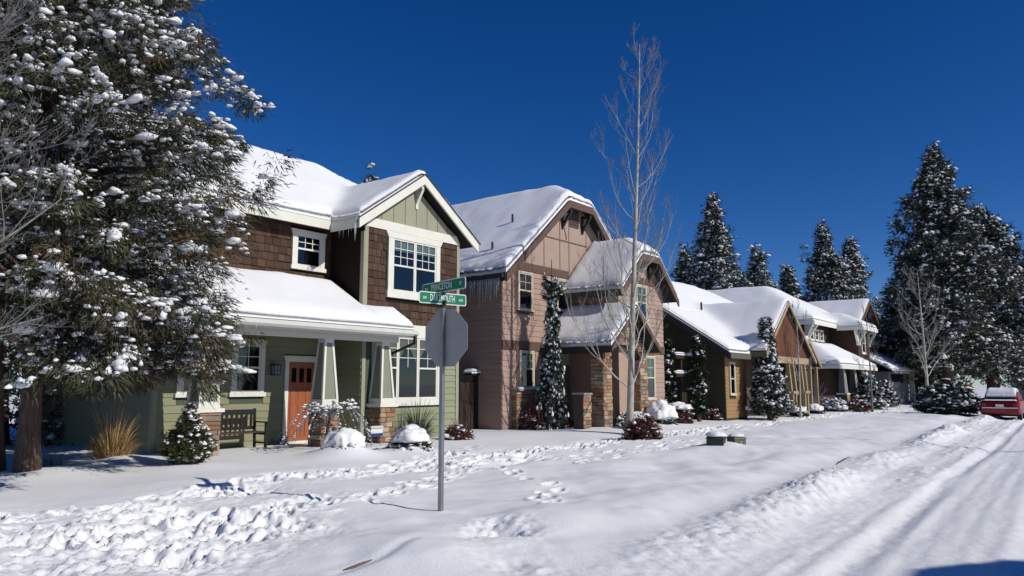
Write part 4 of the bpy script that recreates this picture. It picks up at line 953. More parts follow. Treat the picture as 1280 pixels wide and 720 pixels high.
bare_tree("bare_tree", (1.35, 10.6), 7.5, .13, "bare tree at the left edge whose grey branches cross the juniper", 12, limbs=20, z_first=.2, reach=.46, up=.55, twigs=7, sub=6, az=(-1.25, .75), m=TWIG, group="bare trees along the street", zb=.1)
# weeping tree at the porch, branches under snow
def weeping_tree():
    rng = np.random.default_rng(50); b = (10.9, 13.85); E = thing("weeping_tree", (*b, .25), "small bare weeping tree with snow along its arching branches before the orange door", "tree")
    tk = [(b[0], b[1], .1), (b[0]-.02, b[1]+.02, .5), (b[0]+.05, b[1], .8), (b[0]+.1, b[1], 1.05)]
    MB().tube(tk, [.05, .04, .035, .03], 8).obj("trunk", BARK, E, smooth=True)
    sc = []; sr = []
    for k in range(19):
        a = k*2.4+rng.uniform(-.3, .3); L = rng.uniform(.6, 1.35); s = np.linspace(0, 1, 10); top = rng.uniform(.2, .5); dz = rng.uniform(.7, 1.15)
        pts = np.stack([b[0]+.08+np.cos(a)*L*s**.8, b[1]+np.sin(a)*L*.65*s**.8, 1.0+top*np.sin(np.minimum(1, s*2.2)*np.pi/2)-dz*s**2.2], 1)
        pts[1:] += rng.normal(size=(9, 3))*.015; pts[:, 2] = np.maximum(pts[:, 2], .28)
        mb = MB(); mb.tube(pts, np.linspace(.014, .003, 10), 5, cap=False)
        for q in range(6):
            i = rng.integers(3, 9); l = rng.uniform(.12, .38); d = np.array([rng.normal()*.35+np.cos(a)*.4, rng.normal()*.35, -.9]); p = pts[i]
            tw = [p, p+d*l*.5+np.array([0, 0, .03]), p+d*l]; mb.tube(tw, [.005, .004, .002], 3, cap=False)
            for w in (.25, .6):
                if rng.uniform() < .6: sc.append(tw[0]*(1-w)+tw[1]*w+np.array([0, 0, .012])); sr.append((.022, .018, .02))
        mb.obj("branch", TWIG, E)
        for i in range(1, 9):
            for _ in range(2):
                if rng.uniform() < .6: sc.append(pts[i]+(pts[i+1 if i < 9 else i]-pts[i])*rng.uniform()+np.array([0, 0, .018])); u = rng.uniform(.02, .045)*(1.5 if i < 5 else .8); sr.append((u*1.3, u*.8, u*.6))
    V, F = blobs(np.array(sc), np.array(sr), rng, 1); link("snow_cover", np_mesh("snow_cover", V, F, SNOWT, smooth=True), E, kind="stuff")
weeping_tree()

# ------------------------------------------------ shrubs, grasses
def shrub(name, base, r, h, label, mats, seed, group=None, n=60, leaf_n=30, leaf=(.05, .11), lw=.035, cap=0.0, snow=.35, sr=(.04, .1), cr=.12, twigs=0, zb=.2, ry=1.0, dr=.1):
    rng = np.random.default_rng(seed); E = thing(name, (base[0], base[1], zb), label, "shrub", group)
    bo = []
    for k in range(n):
        a = k*2.4+rng.uniform(-.3, .3); el = math.asin(min(1, (k+.5)/n)); L = rng.uniform(.75, 1.08); s = np.linspace(.1, 1, 4)
        bo.append(np.stack([base[0]+np.cos(a)*math.cos(el)*r*L*s, base[1]+np.sin(a)*math.cos(el)*r*ry*L*s, zb-.02+(.12+.88*math.sin(el))*h*L*s], 1))
    mb = MB()
    for p in bo[::2]: mb.tube([tuple(q) for q in p], [.012, .009, .006, .003], 3, cap=False)
    for k in range(twigs):
        a = rng.uniform(0, 6.28); e = rng.uniform(.5, 1.4); L = r*rng.uniform(.9, 1.5); d = np.array([math.cos(a)*math.cos(e), math.sin(a)*math.cos(e), math.sin(e)*h/r])
        p0 = np.array([base[0], base[1], zb]); q = p0+d*L*.55+rng.normal(size=3)*.05; mb.tube([p0, q, p0+d*L], [.008, .006, .002], 3, cap=False)
        for _ in range(4): e2 = q+(p0+d*L-q)*rng.uniform(0, .8); mb.tube([e2, e2+rng.normal(size=3)*.1*r+d*L*.15], [.004, .0015], 3, cap=False)
    mb.obj("stems", TWIGR if mats is REDL else TWIG, E, kind="stuff")
    if mats: crown(E, bo, rng, mats, per=3, leaf_n=leaf_n, leaf_l=leaf, leaf_w=lw, clump_r=cr, droop=dr, snow=snow, snow_r=sr, start=.55, lateral=.3, lobes=2, zs=.6, crownname="foliage")
    if cap > 0:      # one lumpy pillow of snow on top
        T, F = ico(4); V = T.copy(); q = fbm(T[:, 0]*1.6+seed, T[:, 1]*1.6+T[:, 2]*2, seed, 4)
        an = np.arctan2(T[:, 1], T[:, 0]); rim = 1-np.abs(T[:, 2]); q = q+rim*.9*fbm(np.cos(an)*2.6+seed, np.sin(an)*2.6, seed+5, 4)+.5*fbm(T[:, 0]*5+seed, T[:, 1]*5, seed+8, 3)
        V *= (1+.8*q)[:, None]; V[:, 2] = np.where(V[:, 2] < 0, V[:, 2]*.25, V[:, 2])
        V = V*np.array([r*.95, r*ry*.95, cap*.9])+np.array([base[0], base[1], zb+h*1.05-cap*.45])
        link("snow_cap", np_mesh("snow_cap", V, F, SNOW, smooth=True), E)
    return E
shrub("evergreen_shrub", (10.35, 12.55), .42, .40, "rounded shrub buried under heaped snow right of the middle porch pier", EVERL, 60, n=50, cap=.36, snow=.7, zb=.16)
shrub("evergreen_shrub", (11.9, 12.25), .44, .46, "dark shrub under a smooth snow hood left of the sign pole", EVERL, 61, n=60, cap=.30, snow=.6, zb=.16)
shrub("russet_shrub", (15.4, 14.0), .45, .42, "russet leafy shrub dusted with snow at the green house's right corner", REDL, 62, n=40, snow=.5, twigs=26, group="russet shrubs in the front beds")
shrub("russet_shrub", (20.1, 14.9), .55, .85, "reddish twiggy shrub before the low stone ledge", REDL, 63, n=30, leaf_n=14, snow=.2, twigs=40, group="russet shrubs in the front beds")
shrub("russet_shrub", (21.6, 14.0), .55, .70, "russet shrub at the foot of the weeping spruce", REDL, 64, n=46, leaf_n=22, snow=.15, twigs=24, group="russet shrubs in the front beds")
shrub("russet_shrub", (23.3, 14.0), .35, .55, "little russet shrub beside the low stone pier", REDL, 65, n=30, leaf_n=20, snow=.25, twigs=14, group="russet shrubs in the front beds")
shrub("evergreen_shrub", (22.7, 13.0), .50, .55, "ragged snow-dusted shrub beside the entry pier", EVERL, 66, n=40, snow=.55, sr=(.05, .12))
shrub("evergreen_shrub", (21.6, 11.9), .42, .50, "lumpy snow-covered shrub left of the aspen trunk", EVERL, 67, n=34, snow=.8, sr=(.07, .15), cap=.25)
shrub("russet_shrub", (18.8, 10.2), .52, .72, "big dark russet shrub at the foot of the aspen", REDL, 68, n=64, leaf_n=30, snow=.22, sr=(.03, .07), group="russet shrubs in the front beds")
shrub("evergreen_shrub", (24.6, 12.6), .58, .62, "shrub under a tall white snow dome right of the aspen", EVERL, 69, n=36, cap=.62, snow=.3)
shrub("russet_shrub", (26.9, 13.0), .55, .68, "round russet shrub with a cap of snow beside the pink house corner", REDL, 70, n=46, snow=.3, cap=.22, group="russet shrubs in the front beds")
shrub("russet_shrub", (30.6, 13.3), .48, .60, "snow-flecked russet shrub left of the tan wall", REDL, 71, n=36, snow=.5, group="russet shrubs in the front beds")
shrub("evergreen_shrub", (45.0, 12.2), .7, .75, "snowy mounded shrub left of the brown house's porch", EVERL, 72, n=40, leaf=(.08, .16), snow=.75, sr=(.1, .2), cr=.2)
shrub("russet_shrub", (46.9, 11.5), .8, .8, "purple-brown shrub before the brown house's porch piers", REDL, 73, n=46, leaf=(.08, .16), cr=.2, snow=.3, sr=(.06, .14), group="russet shrubs in the front beds")
shrub("russet_shrub", (42.8, 13.0), .9, 1.5, "tall bare reddish shrub beside the brown house's wall", None, 74, n=20, twigs=70, group="russet shrubs in the front beds")
shrub("evergreen_shrub", (36.6, 11.6), .45, .38, "low snow heap of a shrub under the red-brown gable", EVERL, 75, n=26, cap=.3, snow=.4)
shrub("evergreen_shrub", (39.6, 11.7), .45, .36, "snow-topped shrub at the gable porch's right post", EVERL, 76, n=26, cap=.3, snow=.3)
shrub("evergreen_shrub", (47.2, 7.0), 1.5, 1.75, "big snowy evergreen bush on the verge before the red car", SPR, 77, n=150, leaf=(.12, .28), lw=.08, cr=.26, snow=.95, sr=(.09, .2), leaf_n=40)
for k, (x, y, h, lb) in enumerate(((50.5, 11.7, 2.2, "young snowy spruce left of the sapling by the brown house"), (55.6, 11.9, 1.7, "young snowy spruce before the grey garage wall"))):
    conifer("young_spruce", (x, y), h, lambda t: .8*(1-t)**.8+.06, 50, lb, "young spruces by the brown house", SPR, 80+k, trunk=.06, z0=.3, per=6, leaf_n=22, leaf=(.14, .3), lw=.07, cr=.24, snow=.75, lobes=4, zs=.9, sr=(.06, .12), rise=.3, droop=.4, zb=.2)

def grass_clump(name, base, label, n, L, mats, seed, spread=.5, w=.008, lean=0.0, zb=.15, plume=.1, cat="grass"):
    rng = np.random.default_rng(seed); E = thing(name, (*base, zb), label, cat)
    a = rng.uniform(0, 2*np.pi, n); r = np.sqrt(rng.uniform(0, 1, n)); out = r*spread*rng.uniform(.7, 1.3, n); l = L*rng.uniform(.45, 1.1, n)
    ll = np.where(rng.uniform(size=n) < plume, l*1.25, l*.72); S = 6; s = np.linspace(0, 1, S)
    r0 = r*.16
    R = r0[:, None]+out[:, None]*(s**1.7); Z = zb-.03+ll[:, None]*(s-.38*(out/spread)[:, None]*s**2.6)
    X = base[0]+np.cos(a)[:, None]*R; Y = base[1]+np.sin(a)[:, None]*R
    side = np.stack([-np.sin(a), np.cos(a)], 1); ang = rng.uniform(-1.2, 1.2, n); side = np.stack([side[:, 0]*np.cos(ang)-side[:, 1]*np.sin(ang), side[:, 0]*np.sin(ang)+side[:, 1]*np.cos(ang)], 1)
    wd = w*(1-.85*s)[None, :]*rng.uniform(.7, 1.4, (n, 1))
    A = np.stack([X-side[:, :1]*wd, Y-side[:, 1:]*wd, Z], -1); B = np.stack([X+side[:, :1]*wd, Y+side[:, 1:]*wd, Z], -1)
    V = np.stack([A, B], 2).reshape(-1, 3); i = (np.arange(n)*S*2)[:, None]+np.arange(S-1)[None]*2
    F = np.stack([i, i+1, i+3, i+2], -1).reshape(-1, 4); mi = np.repeat(rng.integers(0, len(mats), n), S-1)
    o = link("blades", np_mesh("blades", V, F, mats, mi), E, kind="stuff"); return E
grass_clump("ornamental_grass", (6.55, 14.55), "straw-coloured ornamental grass clump in the snow right of the juniper trunk", 1100, 1.15, STRAW, 90, spread=.46, plume=.2)
grass_clump("dry_grass", (5.75, 15.1), "sparse dry grass tuft beside the juniper trunk", 90, .62, STRAW, 91, spread=.45)
grass_clump("dry_grass", (4.05, 14.8), "dry grass tuft left of the juniper trunks at the picture edge", 160, .8, STRAW, 92, spread=.5)
grass_clump("strap_leaf_plant", (14.35, 14.45), "arching green strap-leaved plant under the bay window", 420, 1.12, [EVERL[0], leafmat("strap_green", (.11, .14, .07)), leafmat("strap_grey", (.20, .21, .16))], 93, spread=.55, w=.017, plume=.4, cat="plant")
# ================================================================== GROUND
def setting(o): o["kind"] = "structure"; return o
def curb_y(x): return 4.0+.035*x
def seg_dist(x, y, pts):
    d = np.full(np.shape(x), 1e9)
    for (ax, ay), (bx, by) in zip(pts, pts[1:]):
        vx, vy = bx-ax, by-ay; t = np.clip(((x-ax)*vx+(y-ay)*vy)/(vx*vx+vy*vy), 0, 1)
        d = np.minimum(d, np.hypot(x-ax-t*vx, y-ay-t*vy))
    return d
WALK = [(1.5, 11.0), (4.6, 9.7), (7.8, 10.7), (11.3, 10.2), (15, 10.6), (22, 10.6), (33, 11.0), (50, 10.2), (75, 10)]
DOORPATH = [(12.2, 13.6), (12.3, 11.9), (12.6, 10.6), (13.2, 9.7)]
TRAIL = [(11.4, 9.2), (10.5, 8.0), (10.2, 7.2), (9.2, 6.7), (8.3, 6.1)]
SCUFF = [(7.0, 5.7), (6.4, 5.2), (6.0, 4.6)]
LEFT = [(2.6, 9.2), (3.4, 8.0), (4.2, 8.6), (5.0, 8.4), (5.6, 8.8)]
LEFT2 = [(3.7, 7.2), (4.4, 7.6), (5.2, 8.0), (6.2, 8.9)]
MOUNDS = [(10.35, 12.55, .62, .30), (11.9, 12.25, .58, .24), (7.05, 12.75, .8, .10), (6.7, 14.3, .7, .16), (5.2, 13.7, .9, .10), (18.8, 10.2, .8, .1), (21.3, 12.5, 1.4, .12), (24.5, 12.8, 1.2, .12), (17.9, 7.5, .7, .14), (10.9, 13.85, .6, .08), (5.6, 5.7, .8, .05), (7.16, 6.78, .16, .03)]
def ground_h(x, y):
    s = y-curb_y(x); near = np.exp(-((x-9)/40)**2)
    z = -.12+sstep(-.75, 1.15, s)*.22+np.clip(s, 0, 9)/9*.14
    lawn = sstep(-.2, .8, s)
    z = z+lawn*(1-.75*sstep(5.5, 8.5, s))*(.26*fbm(x*.30, y*.34, 1, 3)+(.09+.09*np.exp(-((s-1.5)/2)**2))*fbm(x*.9, y*.9, 2, 3))
    for mx, my, r, h in MOUNDS: z = z+h*np.exp(-((x-mx)**2+(y-my)**2)/(r*r))
    # ploughed ridge along the kerb
    gap = 1-.65*np.exp(-((x-6.3)/1.1)**2)-.5*np.exp(-((x-17)/2.0)**2)
    ridge = np.exp(-((s+.55+.25*fbm(x*.5, 0*y, 5, 2))/.50)**2)
    z = z+(.45+.75*vn(x*.22, 0*y, 41))*gap*ridge*(.20+.26*fbm(x*.6, y*.6, 6, 3)+.17*np.abs(fbm(x*3.4, y*3.4, 7, 4))+.26*np.abs(fbm(x*8, y*8, 27, 3)))
    r2 = np.exp(-((s+1.55)/.38)**2)*(.35+.65*sstep(.40, .6, vn(x*.4, 0*y, 8)))
    z = z+r2*(.05+.12*np.abs(fbm(x*3.5, y*4.5, 9, 4))+.10*np.abs(fbm(x*9, y*10, 28, 3)))
    # road: long ruts and packed streaks
    road = 1-sstep(-1.5, -.6, s)
    w = s+.35*fbm(x*.12, y*0, 12, 2)
    z = z+road*(.018*(vn(w*3.3, x*.10, 13)-.5)+.018*(vn(w*9, x*.25, 14)-.5)+.022*fbm(x*1.6, y*3.4, 15, 5)+.020*fbm(x*9, y*12, 18, 3)*sstep(.35,.7,vn(x*.5, w*1.5, 19))+.008*(vn(w*22, x*1.6, 16)-.5))
    for c, dpt in ((-2.1, .05), (-3.55, .035), (-4.3, .03), (-5.7, .03)):
        z = z-road*dpt*np.exp(-((w-c)/.13)**2)*(.6+.4*vn(x*7, w*9, 17))*sstep(.25,.5,vn(x*.3, 0*y+c, 51))+road*.007*np.sin(x*52+np.sign(w-c)*1.5+c)*np.exp(-((w-c)/.12)**2)+road*dpt*.4*np.exp(-((np.abs(w-c)-.24)/.08)**2)
    # trampled snow
    tramp = .85*np.exp(-(seg_dist(x, y, WALK)/.75)**2)+.7*np.exp(-(seg_dist(x, y, DOORPATH)/.6)**2)+.85*np.exp(-(seg_dist(x, y, LEFT)/1.25)**2)*(.35+1.3*vn(x*.9, y*.9, 31))+.7*np.exp(-(seg_dist(x, y, LEFT2)/.9)**2)*(.3+1.3*vn(x*.8, y*.8, 32))+1.15*np.exp(-(seg_dist(x, y, SCUFF)/.38)**2)
    tramp = np.clip(tramp*(.25+1.1*sstep(.25, .7, vn(x*1.1+3, y*1.4, 33))), 0, 1.2)
    z = z-tramp*.055+tramp*(.17*fbm(x*1.9, y*2.3, 20, 5)+.20*(np.abs(fbm(x*8.5, y*9.5, 21, 4))-.08))
    z = z-.09*np.exp(-(seg_dist(x, y, [(11.6, 9.6), (12.9, 9.75)])/.28)**2)
    z = z-.03*np.exp(-(seg_dist(x, y, [(4.5, 5.52), (5.0, 5.50), (5.6, 5.75)])/.09)**2)+.0*np.exp(-(seg_dist(x, y, [(4.4, 5.78), (5.3, 5.72)])/.16)**2)
    return z
def stamp_prints(X, Y, Z, rng):
    P = []
    def along(pts, step, lat, times, wob):
        for _ in range(times):
            o = rng.normal()*lat; k = 0
            for (ax, ay), (bx, by) in zip(pts, pts[1:]):
                L = math.hypot(bx-ax, by-ay); n = max(1, int(L/step)); ang = math.atan2(by-ay, bx-ax)
                for i in range(n):
                    t = (i+rng.uniform(0, .4))/n; q = o+(.11 if k % 2 else -.11)+rng.normal()*wob; k += 1
                    P.append((ax+(bx-ax)*t-math.sin(ang)*q, ay+(by-ay)*t+math.cos(ang)*q, ang+rng.normal()*.25, rng.uniform(.035, .075)))
    along(WALK[:8], .36, .32, 4, .07); along(TRAIL, .33, .02, 1, .03); along(LEFT, .34, .55, 8, .15); along(LEFT2, .34, .4, 6, .12); along(DOORPATH, .34, .22, 3, .06)
    along([(4.1, 8.9), (6.5, 8.0), (9.5, 9.0), (11.5, 10)], .36, .1, 2, .05); along([(9.5, 10.7), (12, 11.4), (14.2, 12.4)], .36, .2, 2, .06); along([(8.4, 8.4), (9.6, 9.2)], .4, .1, 1, .05)
    along([(13, 8.8), (17, 9.0), (20, 8.6)], .4, .2, 2, .06)
    for px, py, a, d in P:
        i0, i1 = np.searchsorted(X, (px-.45, px+.45)); j0, j1 = np.searchsorted(Y, (py-.45, py+.45))
        if i1-i0 < 2 or j1-j0 < 2: continue
        gx, gy = np.meshgrid(X[i0:i1]-px, Y[j0:j1]-py, indexing='ij'); c, s = math.cos(a), math.sin(a)
        u = (gx*c+gy*s)/.155; v = (-gx*s+gy*c)/.072; q = u*u+v*v
        Z[i0:i1, j0:j1] += -d*1.15*np.exp(-q**3*.7)+d*.38*np.exp(-((np.sqrt(q)-1.45)/.28)**2)*(.5+vn((gx+px)*14, (gy+py)*14, 61))
def axis_pts(spec):
    out = []
    for a, b, st in spec: out += list(np.arange(a, b, st))
    return np.array(sorted(set(np.round(out+[spec[-1][1]], 4))))
def make_ground():
    X = axis_pts([(-1500, -60, 120), (-60, -6, 4), (-6, 2.4, .3), (2.4, 9, .03), (9, 13, .045), (13, 26, .09), (26, 60, .3), (60, 140, 4), (140, 2400, 160)])
    Y = axis_pts([(-1500, -60, 120), (-60, -10, 4), (-10, -.4, .3), (-.4, 5, .045), (5, 11.4, .03), (11.4, 17, .1), (17, 40, 1.0), (40, 140, 8), (140, 2400, 160)])
    gx, gy = np.meshgrid(X, Y, indexing='ij'); Z = ground_h(gx, gy)
    far = np.exp(-(np.maximum(0, np.hypot(gx-20, gy-6)-70)/60)**2); Z = Z*far+(1-far)*.1
    stamp_prints(X, Y, Z, np.random.default_rng(77))
    V = np.stack([gx, gy, Z], -1).reshape(-1, 3); ni, nj = gx.shape
    i = np.arange(ni-1)[:, None]*nj+np.arange(nj-1)[None]; F = np.stack([i, i+nj, i+nj+1, i+1], -1).reshape(-1, 4)
    setting(link("snowy_ground", np_mesh("snowy_ground", V, F, mat("ground_snow", (.88, .88, .868), .7, .25, vary=.03, scale=1.5, bump=.35, bscale=30, bdist=.015), smooth=True)))
make_ground()
# stretches of bare kerb showing through
KERB = mat("brown_kerb", (.16, .12, .085), .9, .1, vary=.35, scale=9, bump=.3)
def kerb_bit(pts, z, w=.09):
    m = MB(); m.tube([(x, y, float(ground_h(np.array([x]), np.array([y]))[0])-w*z) for x, y in pts], [w*.5]+[w]*(len(pts)-2)+[w*.5], 7); o = m.obj("kerb", KERB, smooth=True); setting(o)
kerb_bit([(4.62, 5.585), (4.72, 5.565), (4.82, 5.56), (4.95, 5.56)], .35, .028)
kerb_bit([(17.2, 4.72), (17.6, 4.76), (18.2, 4.80), (18.9, 4.84)], .5, .04)

# ================================================================== SIGN POST
def sign():
    bx, by, zb = 7.16, 6.78, .1
    E = thing("street_sign", (bx, by, zb), "steel street sign post with two green name blades and a grey octagonal back", "sign")
    MB().box(bx-.026, bx+.026, by-.026, by+.026, -.2, 2.74).obj("post", STEEL, E)
    bk = MB(); bk.box(bx-.03, bx+.03, by-.03, by+.03, 2.70, 2.745); bk.box(bx-.012, bx+.012, by-.05, by+.05, 2.745, 2.80); MB().box(bx-.028, bx+.028, by-.028, by+.028, 2.885, 2.905).obj("blade_bracket", DTRIM, E); bk.obj("blade_bracket", DTRIM, E)
    # octagon facing down the street, we see its back
    c = (bx+.030, by-.0, 2.31); R = .375; r8 = R/math.cos(math.pi/8)
    pts = [(by-.03+r8*math.cos(math.pi/8+k*math.pi/4), 2.31+r8*math.sin(math.pi/8+k*math.pi/4)) for k in range(8)]
    o = MB().prism_x(pts, bx+.030, bx+.034).obj("sign_back", SIGNB, E)
    MB().prism_x([((y-by+.03)*.985+by-.03, (z-2.31)*.985+2.31) for y, z in pts], bx+.034, bx+.036).obj("sign_face", mat("sign_red", (.35, .01, .015), .5, .4), o)
    for z in (2.10, 2.52): MB().tube([(bx-.04, by, z), (bx+.03, by, z)], .010, 6).obj("bolt", STEEL, E)
    def blade(words, cz, ang, L, h=.155):
        a = math.radians(ang); ux = Vector((math.cos(a), math.sin(a), 0)); nz = Vector((math.sin(a), -math.cos(a), 0))
        if nz.dot(Vector((-bx, -by, 0))) < 0: nz = -nz
        def slab(mb, l, hh, d0, d1, rad):
            ring = []
            for sx, sz, a0 in ((1, 1, 0), (-1, 1, 90), (-1, -1, 180), (1, -1, 270)):
                for k in range(5):
                    t = math.radians(a0+k*22.5); ring.append(((l/2-rad)*sx+rad*math.cos(t), (hh/2-rad)*sz+rad*math.sin(t)))
            P = lambda u, v, d: Vector((bx, by, cz))+ux*u+Vector((0, 0, v))+nz*d
            n = len(ring); mb.add([P(u, v, d0) for u, v in ring]+[P(u, v, d1) for u, v in ring], [tuple(range(n)), tuple(range(2*n-1, n-1, -1))]+[(i, n+i, n+(i+1) % n, (i+1) % n) for i in range(n)])
        b = MB(); slab(b, L, h, -.003, .003, .028); o = b.obj("name_blade", SIGNW, E)
        f = MB(); slab(f, L-.026, h-.026, -.0042, .0042, .02); f.obj("blade_field", SIGNG, o)
        M3 = Matrix((ux, Vector((0, 0, 1)), nz)).transposed()
        for txt, u, size, sx, vz in words:
            cu = bpy.data.curves.new("lettering", 'FONT'); cu.body = txt; cu.size = size; cu.align_x = 'CENTER'; cu.align_y = 'CENTER'; cu.extrude = .0008; cu.offset = .0012
            tmp = bpy.data.objects.new("lettering_curve", cu); me = bpy.data.meshes.new_from_object(tmp); bpy.data.objects.remove(tmp); me.name = "lettering"
            me.materials.clear(); me.materials.append(SIGNW); t = bpy.data.objects.new("lettering", me); COL.objects.link(t); t.parent = o
            t.matrix_basis = Matrix.Translation(Vector((bx, by, cz))+ux*u+nz*.0055+Vector((0, 0, vz))-wloc(o)) @ M3.to_4x4() @ Matrix.Diagonal((sx, 1, 1, 1))
    blade([("SW", -.285, .052, .75, -.005), ("DARTMOUTH", -.01, .125, .50, 0), ("AVE", .280, .048, .75, -.005)], 2.822, -13, .74)
    blade([("SW", -.40, .060, .85, -.005), ("PRINCETON", -.04, .125, .72, 0), ("LP", .40, .060, .85, .005)], 2.985, -103, 1.02)
sign()

# ================================================================== PORCH BENCH, YARD SIGN, UTILITY BOXES, ARBOUR
def bench():
    x0, x1, y, z = 9.05, 10.42, 15.82, .21
    E = thing("porch_bench", (9.7, 15.75, z), "dark slatted wooden bench with brown seat on the porch under the window", "bench")
    sb = MB()
    for k in range(4): BX("seat_slat", SEATW, E, x0+.02, x1-.02, 15.42+k*.105, 15.515+k*.105, z+.40, z+.425)
    BX("back_rail", BLACK, E, x0+.05, x1-.05, 15.88, 15.92, z+.80, z+.92); BX("back_rail", BLACK, E, x0+.05, x1-.05, 15.87, 15.91, z+.46, z+.53)
    n = 10
    for k in range(n): 
        xx = x0+.12+(x1-x0-.24)*k/(n-1); BX("back_slat", BLACK, E, xx-.03, xx+.03, 15.885, 15.905, z+.53, z+.80)
    for x in (x0, x1-.05):
        l = MB(); l.box(x, x+.05, 15.40, 15.45, z, z+.62); l.beam((x+.025, 15.86, z), (x+.025, 15.91, z+.94), .05, .05); l.box(x-.01, x+.06, 15.36, 15.88, z+.615, z+.645); l.box(x+.005, x+.045, 15.45, 15.86, z+.34, z+.40); l.box(x+.01, x+.04, 15.45, 15.86, z+.14, z+.18)
        l.obj("side_frame", BLACK, E)
bench()
def yard_sign():
    E = thing("yard_sign", (12.55, 14.05, .2), "small white and blue yard sign in the snow beside the right porch pier", "sign")
    m = MB()
    for x in (12.40, 12.68): m.box(x, x+.012, 14.05, 14.062, .15, .5)
    m.obj("stake", STEEL, E); BX("sign_panel", SIGNW, E, 12.36, 12.74, 14.035, 14.05, .46, .66)
    BX("blue_band", mat("sign_blue", (.03, .04, .16), .5, .3), E, 12.361, 12.739, 14.031, 14.035, .46, .535)
    b = MB()
    for a, c, z in ((12.42, 12.60, .615), (12.62, 12.68, .615)): b.box(a, c, 14.032, 14.035, z-.012, z+.012)
    roof(E, [(12.35, 12.75, 14.01, 14.07, lambda x, y: .662+0*x)], t=.05, step=.03, deck=.003, rnd=.05, name="sign_top", mats=SIGNW)
yard_sign()
def utility(name, x, y, w, d, h, label, m, ang, lid):
    E = thing(name, (x, y, .1), label, "utility box", "utility boxes on the verge"); E.rotation_euler = (0, 0, 0)
    c, s = math.cos(ang), math.sin(ang)
    def R(mb): mb.v = [(x+(a-x)*c-(b-y)*s, y+(a-x)*s+(b-y)*c, z) for a, b, z in mb.v]; return mb
    R(MB().box(x-w/2, x+w/2, y-d/2, y+d/2, 0, .1+h)).obj("cabinet", m, E)
    R(MB().frustum((x-w/2-.02, x+w/2+.02, y-d/2-.02, y+d/2+.02), .1+h, (x-w/2+.01, x+w/2-.01, y-d/2+.01, y+d/2-.01), .1+h+.06)).obj("lid", m, E)
    R(MB().box(x-.03, x+.03, y-d/2-.018, y-d/2, .1+h*.55, .1+h*.8)).obj("hasp", STEEL, E)
    T, F = ico(4); q = fbm(T[:, 0]*2+x*3, T[:, 1]*2+T[:, 2], 5, 4); V = T*(1+.3*q)[:, None]; V[:, 2] = np.where(V[:, 2] < 0, V[:, 2]*.2, V[:, 2])
    V = V*np.array([w*.6, d*.62, lid])+np.array([x, y, .1+h+.07]); link("snow_cap", np_mesh("snow_cap", V, F, SNOW, smooth=True), E)
utility("utility_pedestal", 17.75, 7.62, .42, .40, .30, "dark green utility box with heaped snow, the nearer left one of two", mat("utility_green_dark", (.045, .055, .042), .6, .3, vary=.1), .25, .11)
utility("utility_pedestal", 18.35, 7.35, .34, .30, .27, "paler green slanted utility box, the smaller right one of two", mat("utility_green", (.11, .135, .09), .6, .3, vary=.1), -.5, .07)
def arbour():
    E = thing("arbour", (30.4, 14.3, .2), "dark garden arbour with two snow-covered cross boards beside the cedar", "arbour")
    for x in (29.9, 31.5): BX("post", FENCEW, E, x, x+.13, 14.3, 14.43, 0, 3.0)
    for z, a, b in ((2.95, 29.3, 32.0), (2.18, 29.2, 31.75)):
        BX("cross_board", FENCEW, E, a, b, 14.24, 14.49, z-.14, z)
        roof(E, [(a, b, 14.22, 14.51, lambda x, y, z=z: z+.003+0*x)], t=.13, step=.06, deck=.003, rnd=.12, name="board_top", mats=FENCEW)
    for x in np.arange(30.05, 31.5, .18): BX("gate_board", FENCEW, E, x, x+.155, 14.34, 14.37, .2, 2.0)
    P_ = BX("gate_post", FENCEW, E, 31.95, 32.1, 13.2, 13.35, 0, 2.05); T, F = ico(3); V = T.copy(); V[:, 2] = np.where(V[:, 2] < 0, V[:, 2]*.2, V[:, 2]); V = V*np.array([.24, .2, .13])+np.array([32.02, 13.28, 2.06]); link("snow_cap", np_mesh("snow_cap", V, F, SNOW, smooth=True), P_)
arbour()
def far_fence():
    E = thing("cedar_fence", (80, 8, .1), "reddish cedar fence far off under the giant pines", "fence")
    x = 72.0; k = 0
    while x < 84: BX("fence_board", REDFENCE, E, x, x+.27, 10.2+.015*(k % 2), 10.24+.015*(k % 2), .0, 1.75); x += .285; k += 1
    for x in (72, 75, 78, 81, 84): BX("fence_post", REDFENCE, E, x, x+.14, 10.26, 10.4, 0, 1.85)
far_fence()

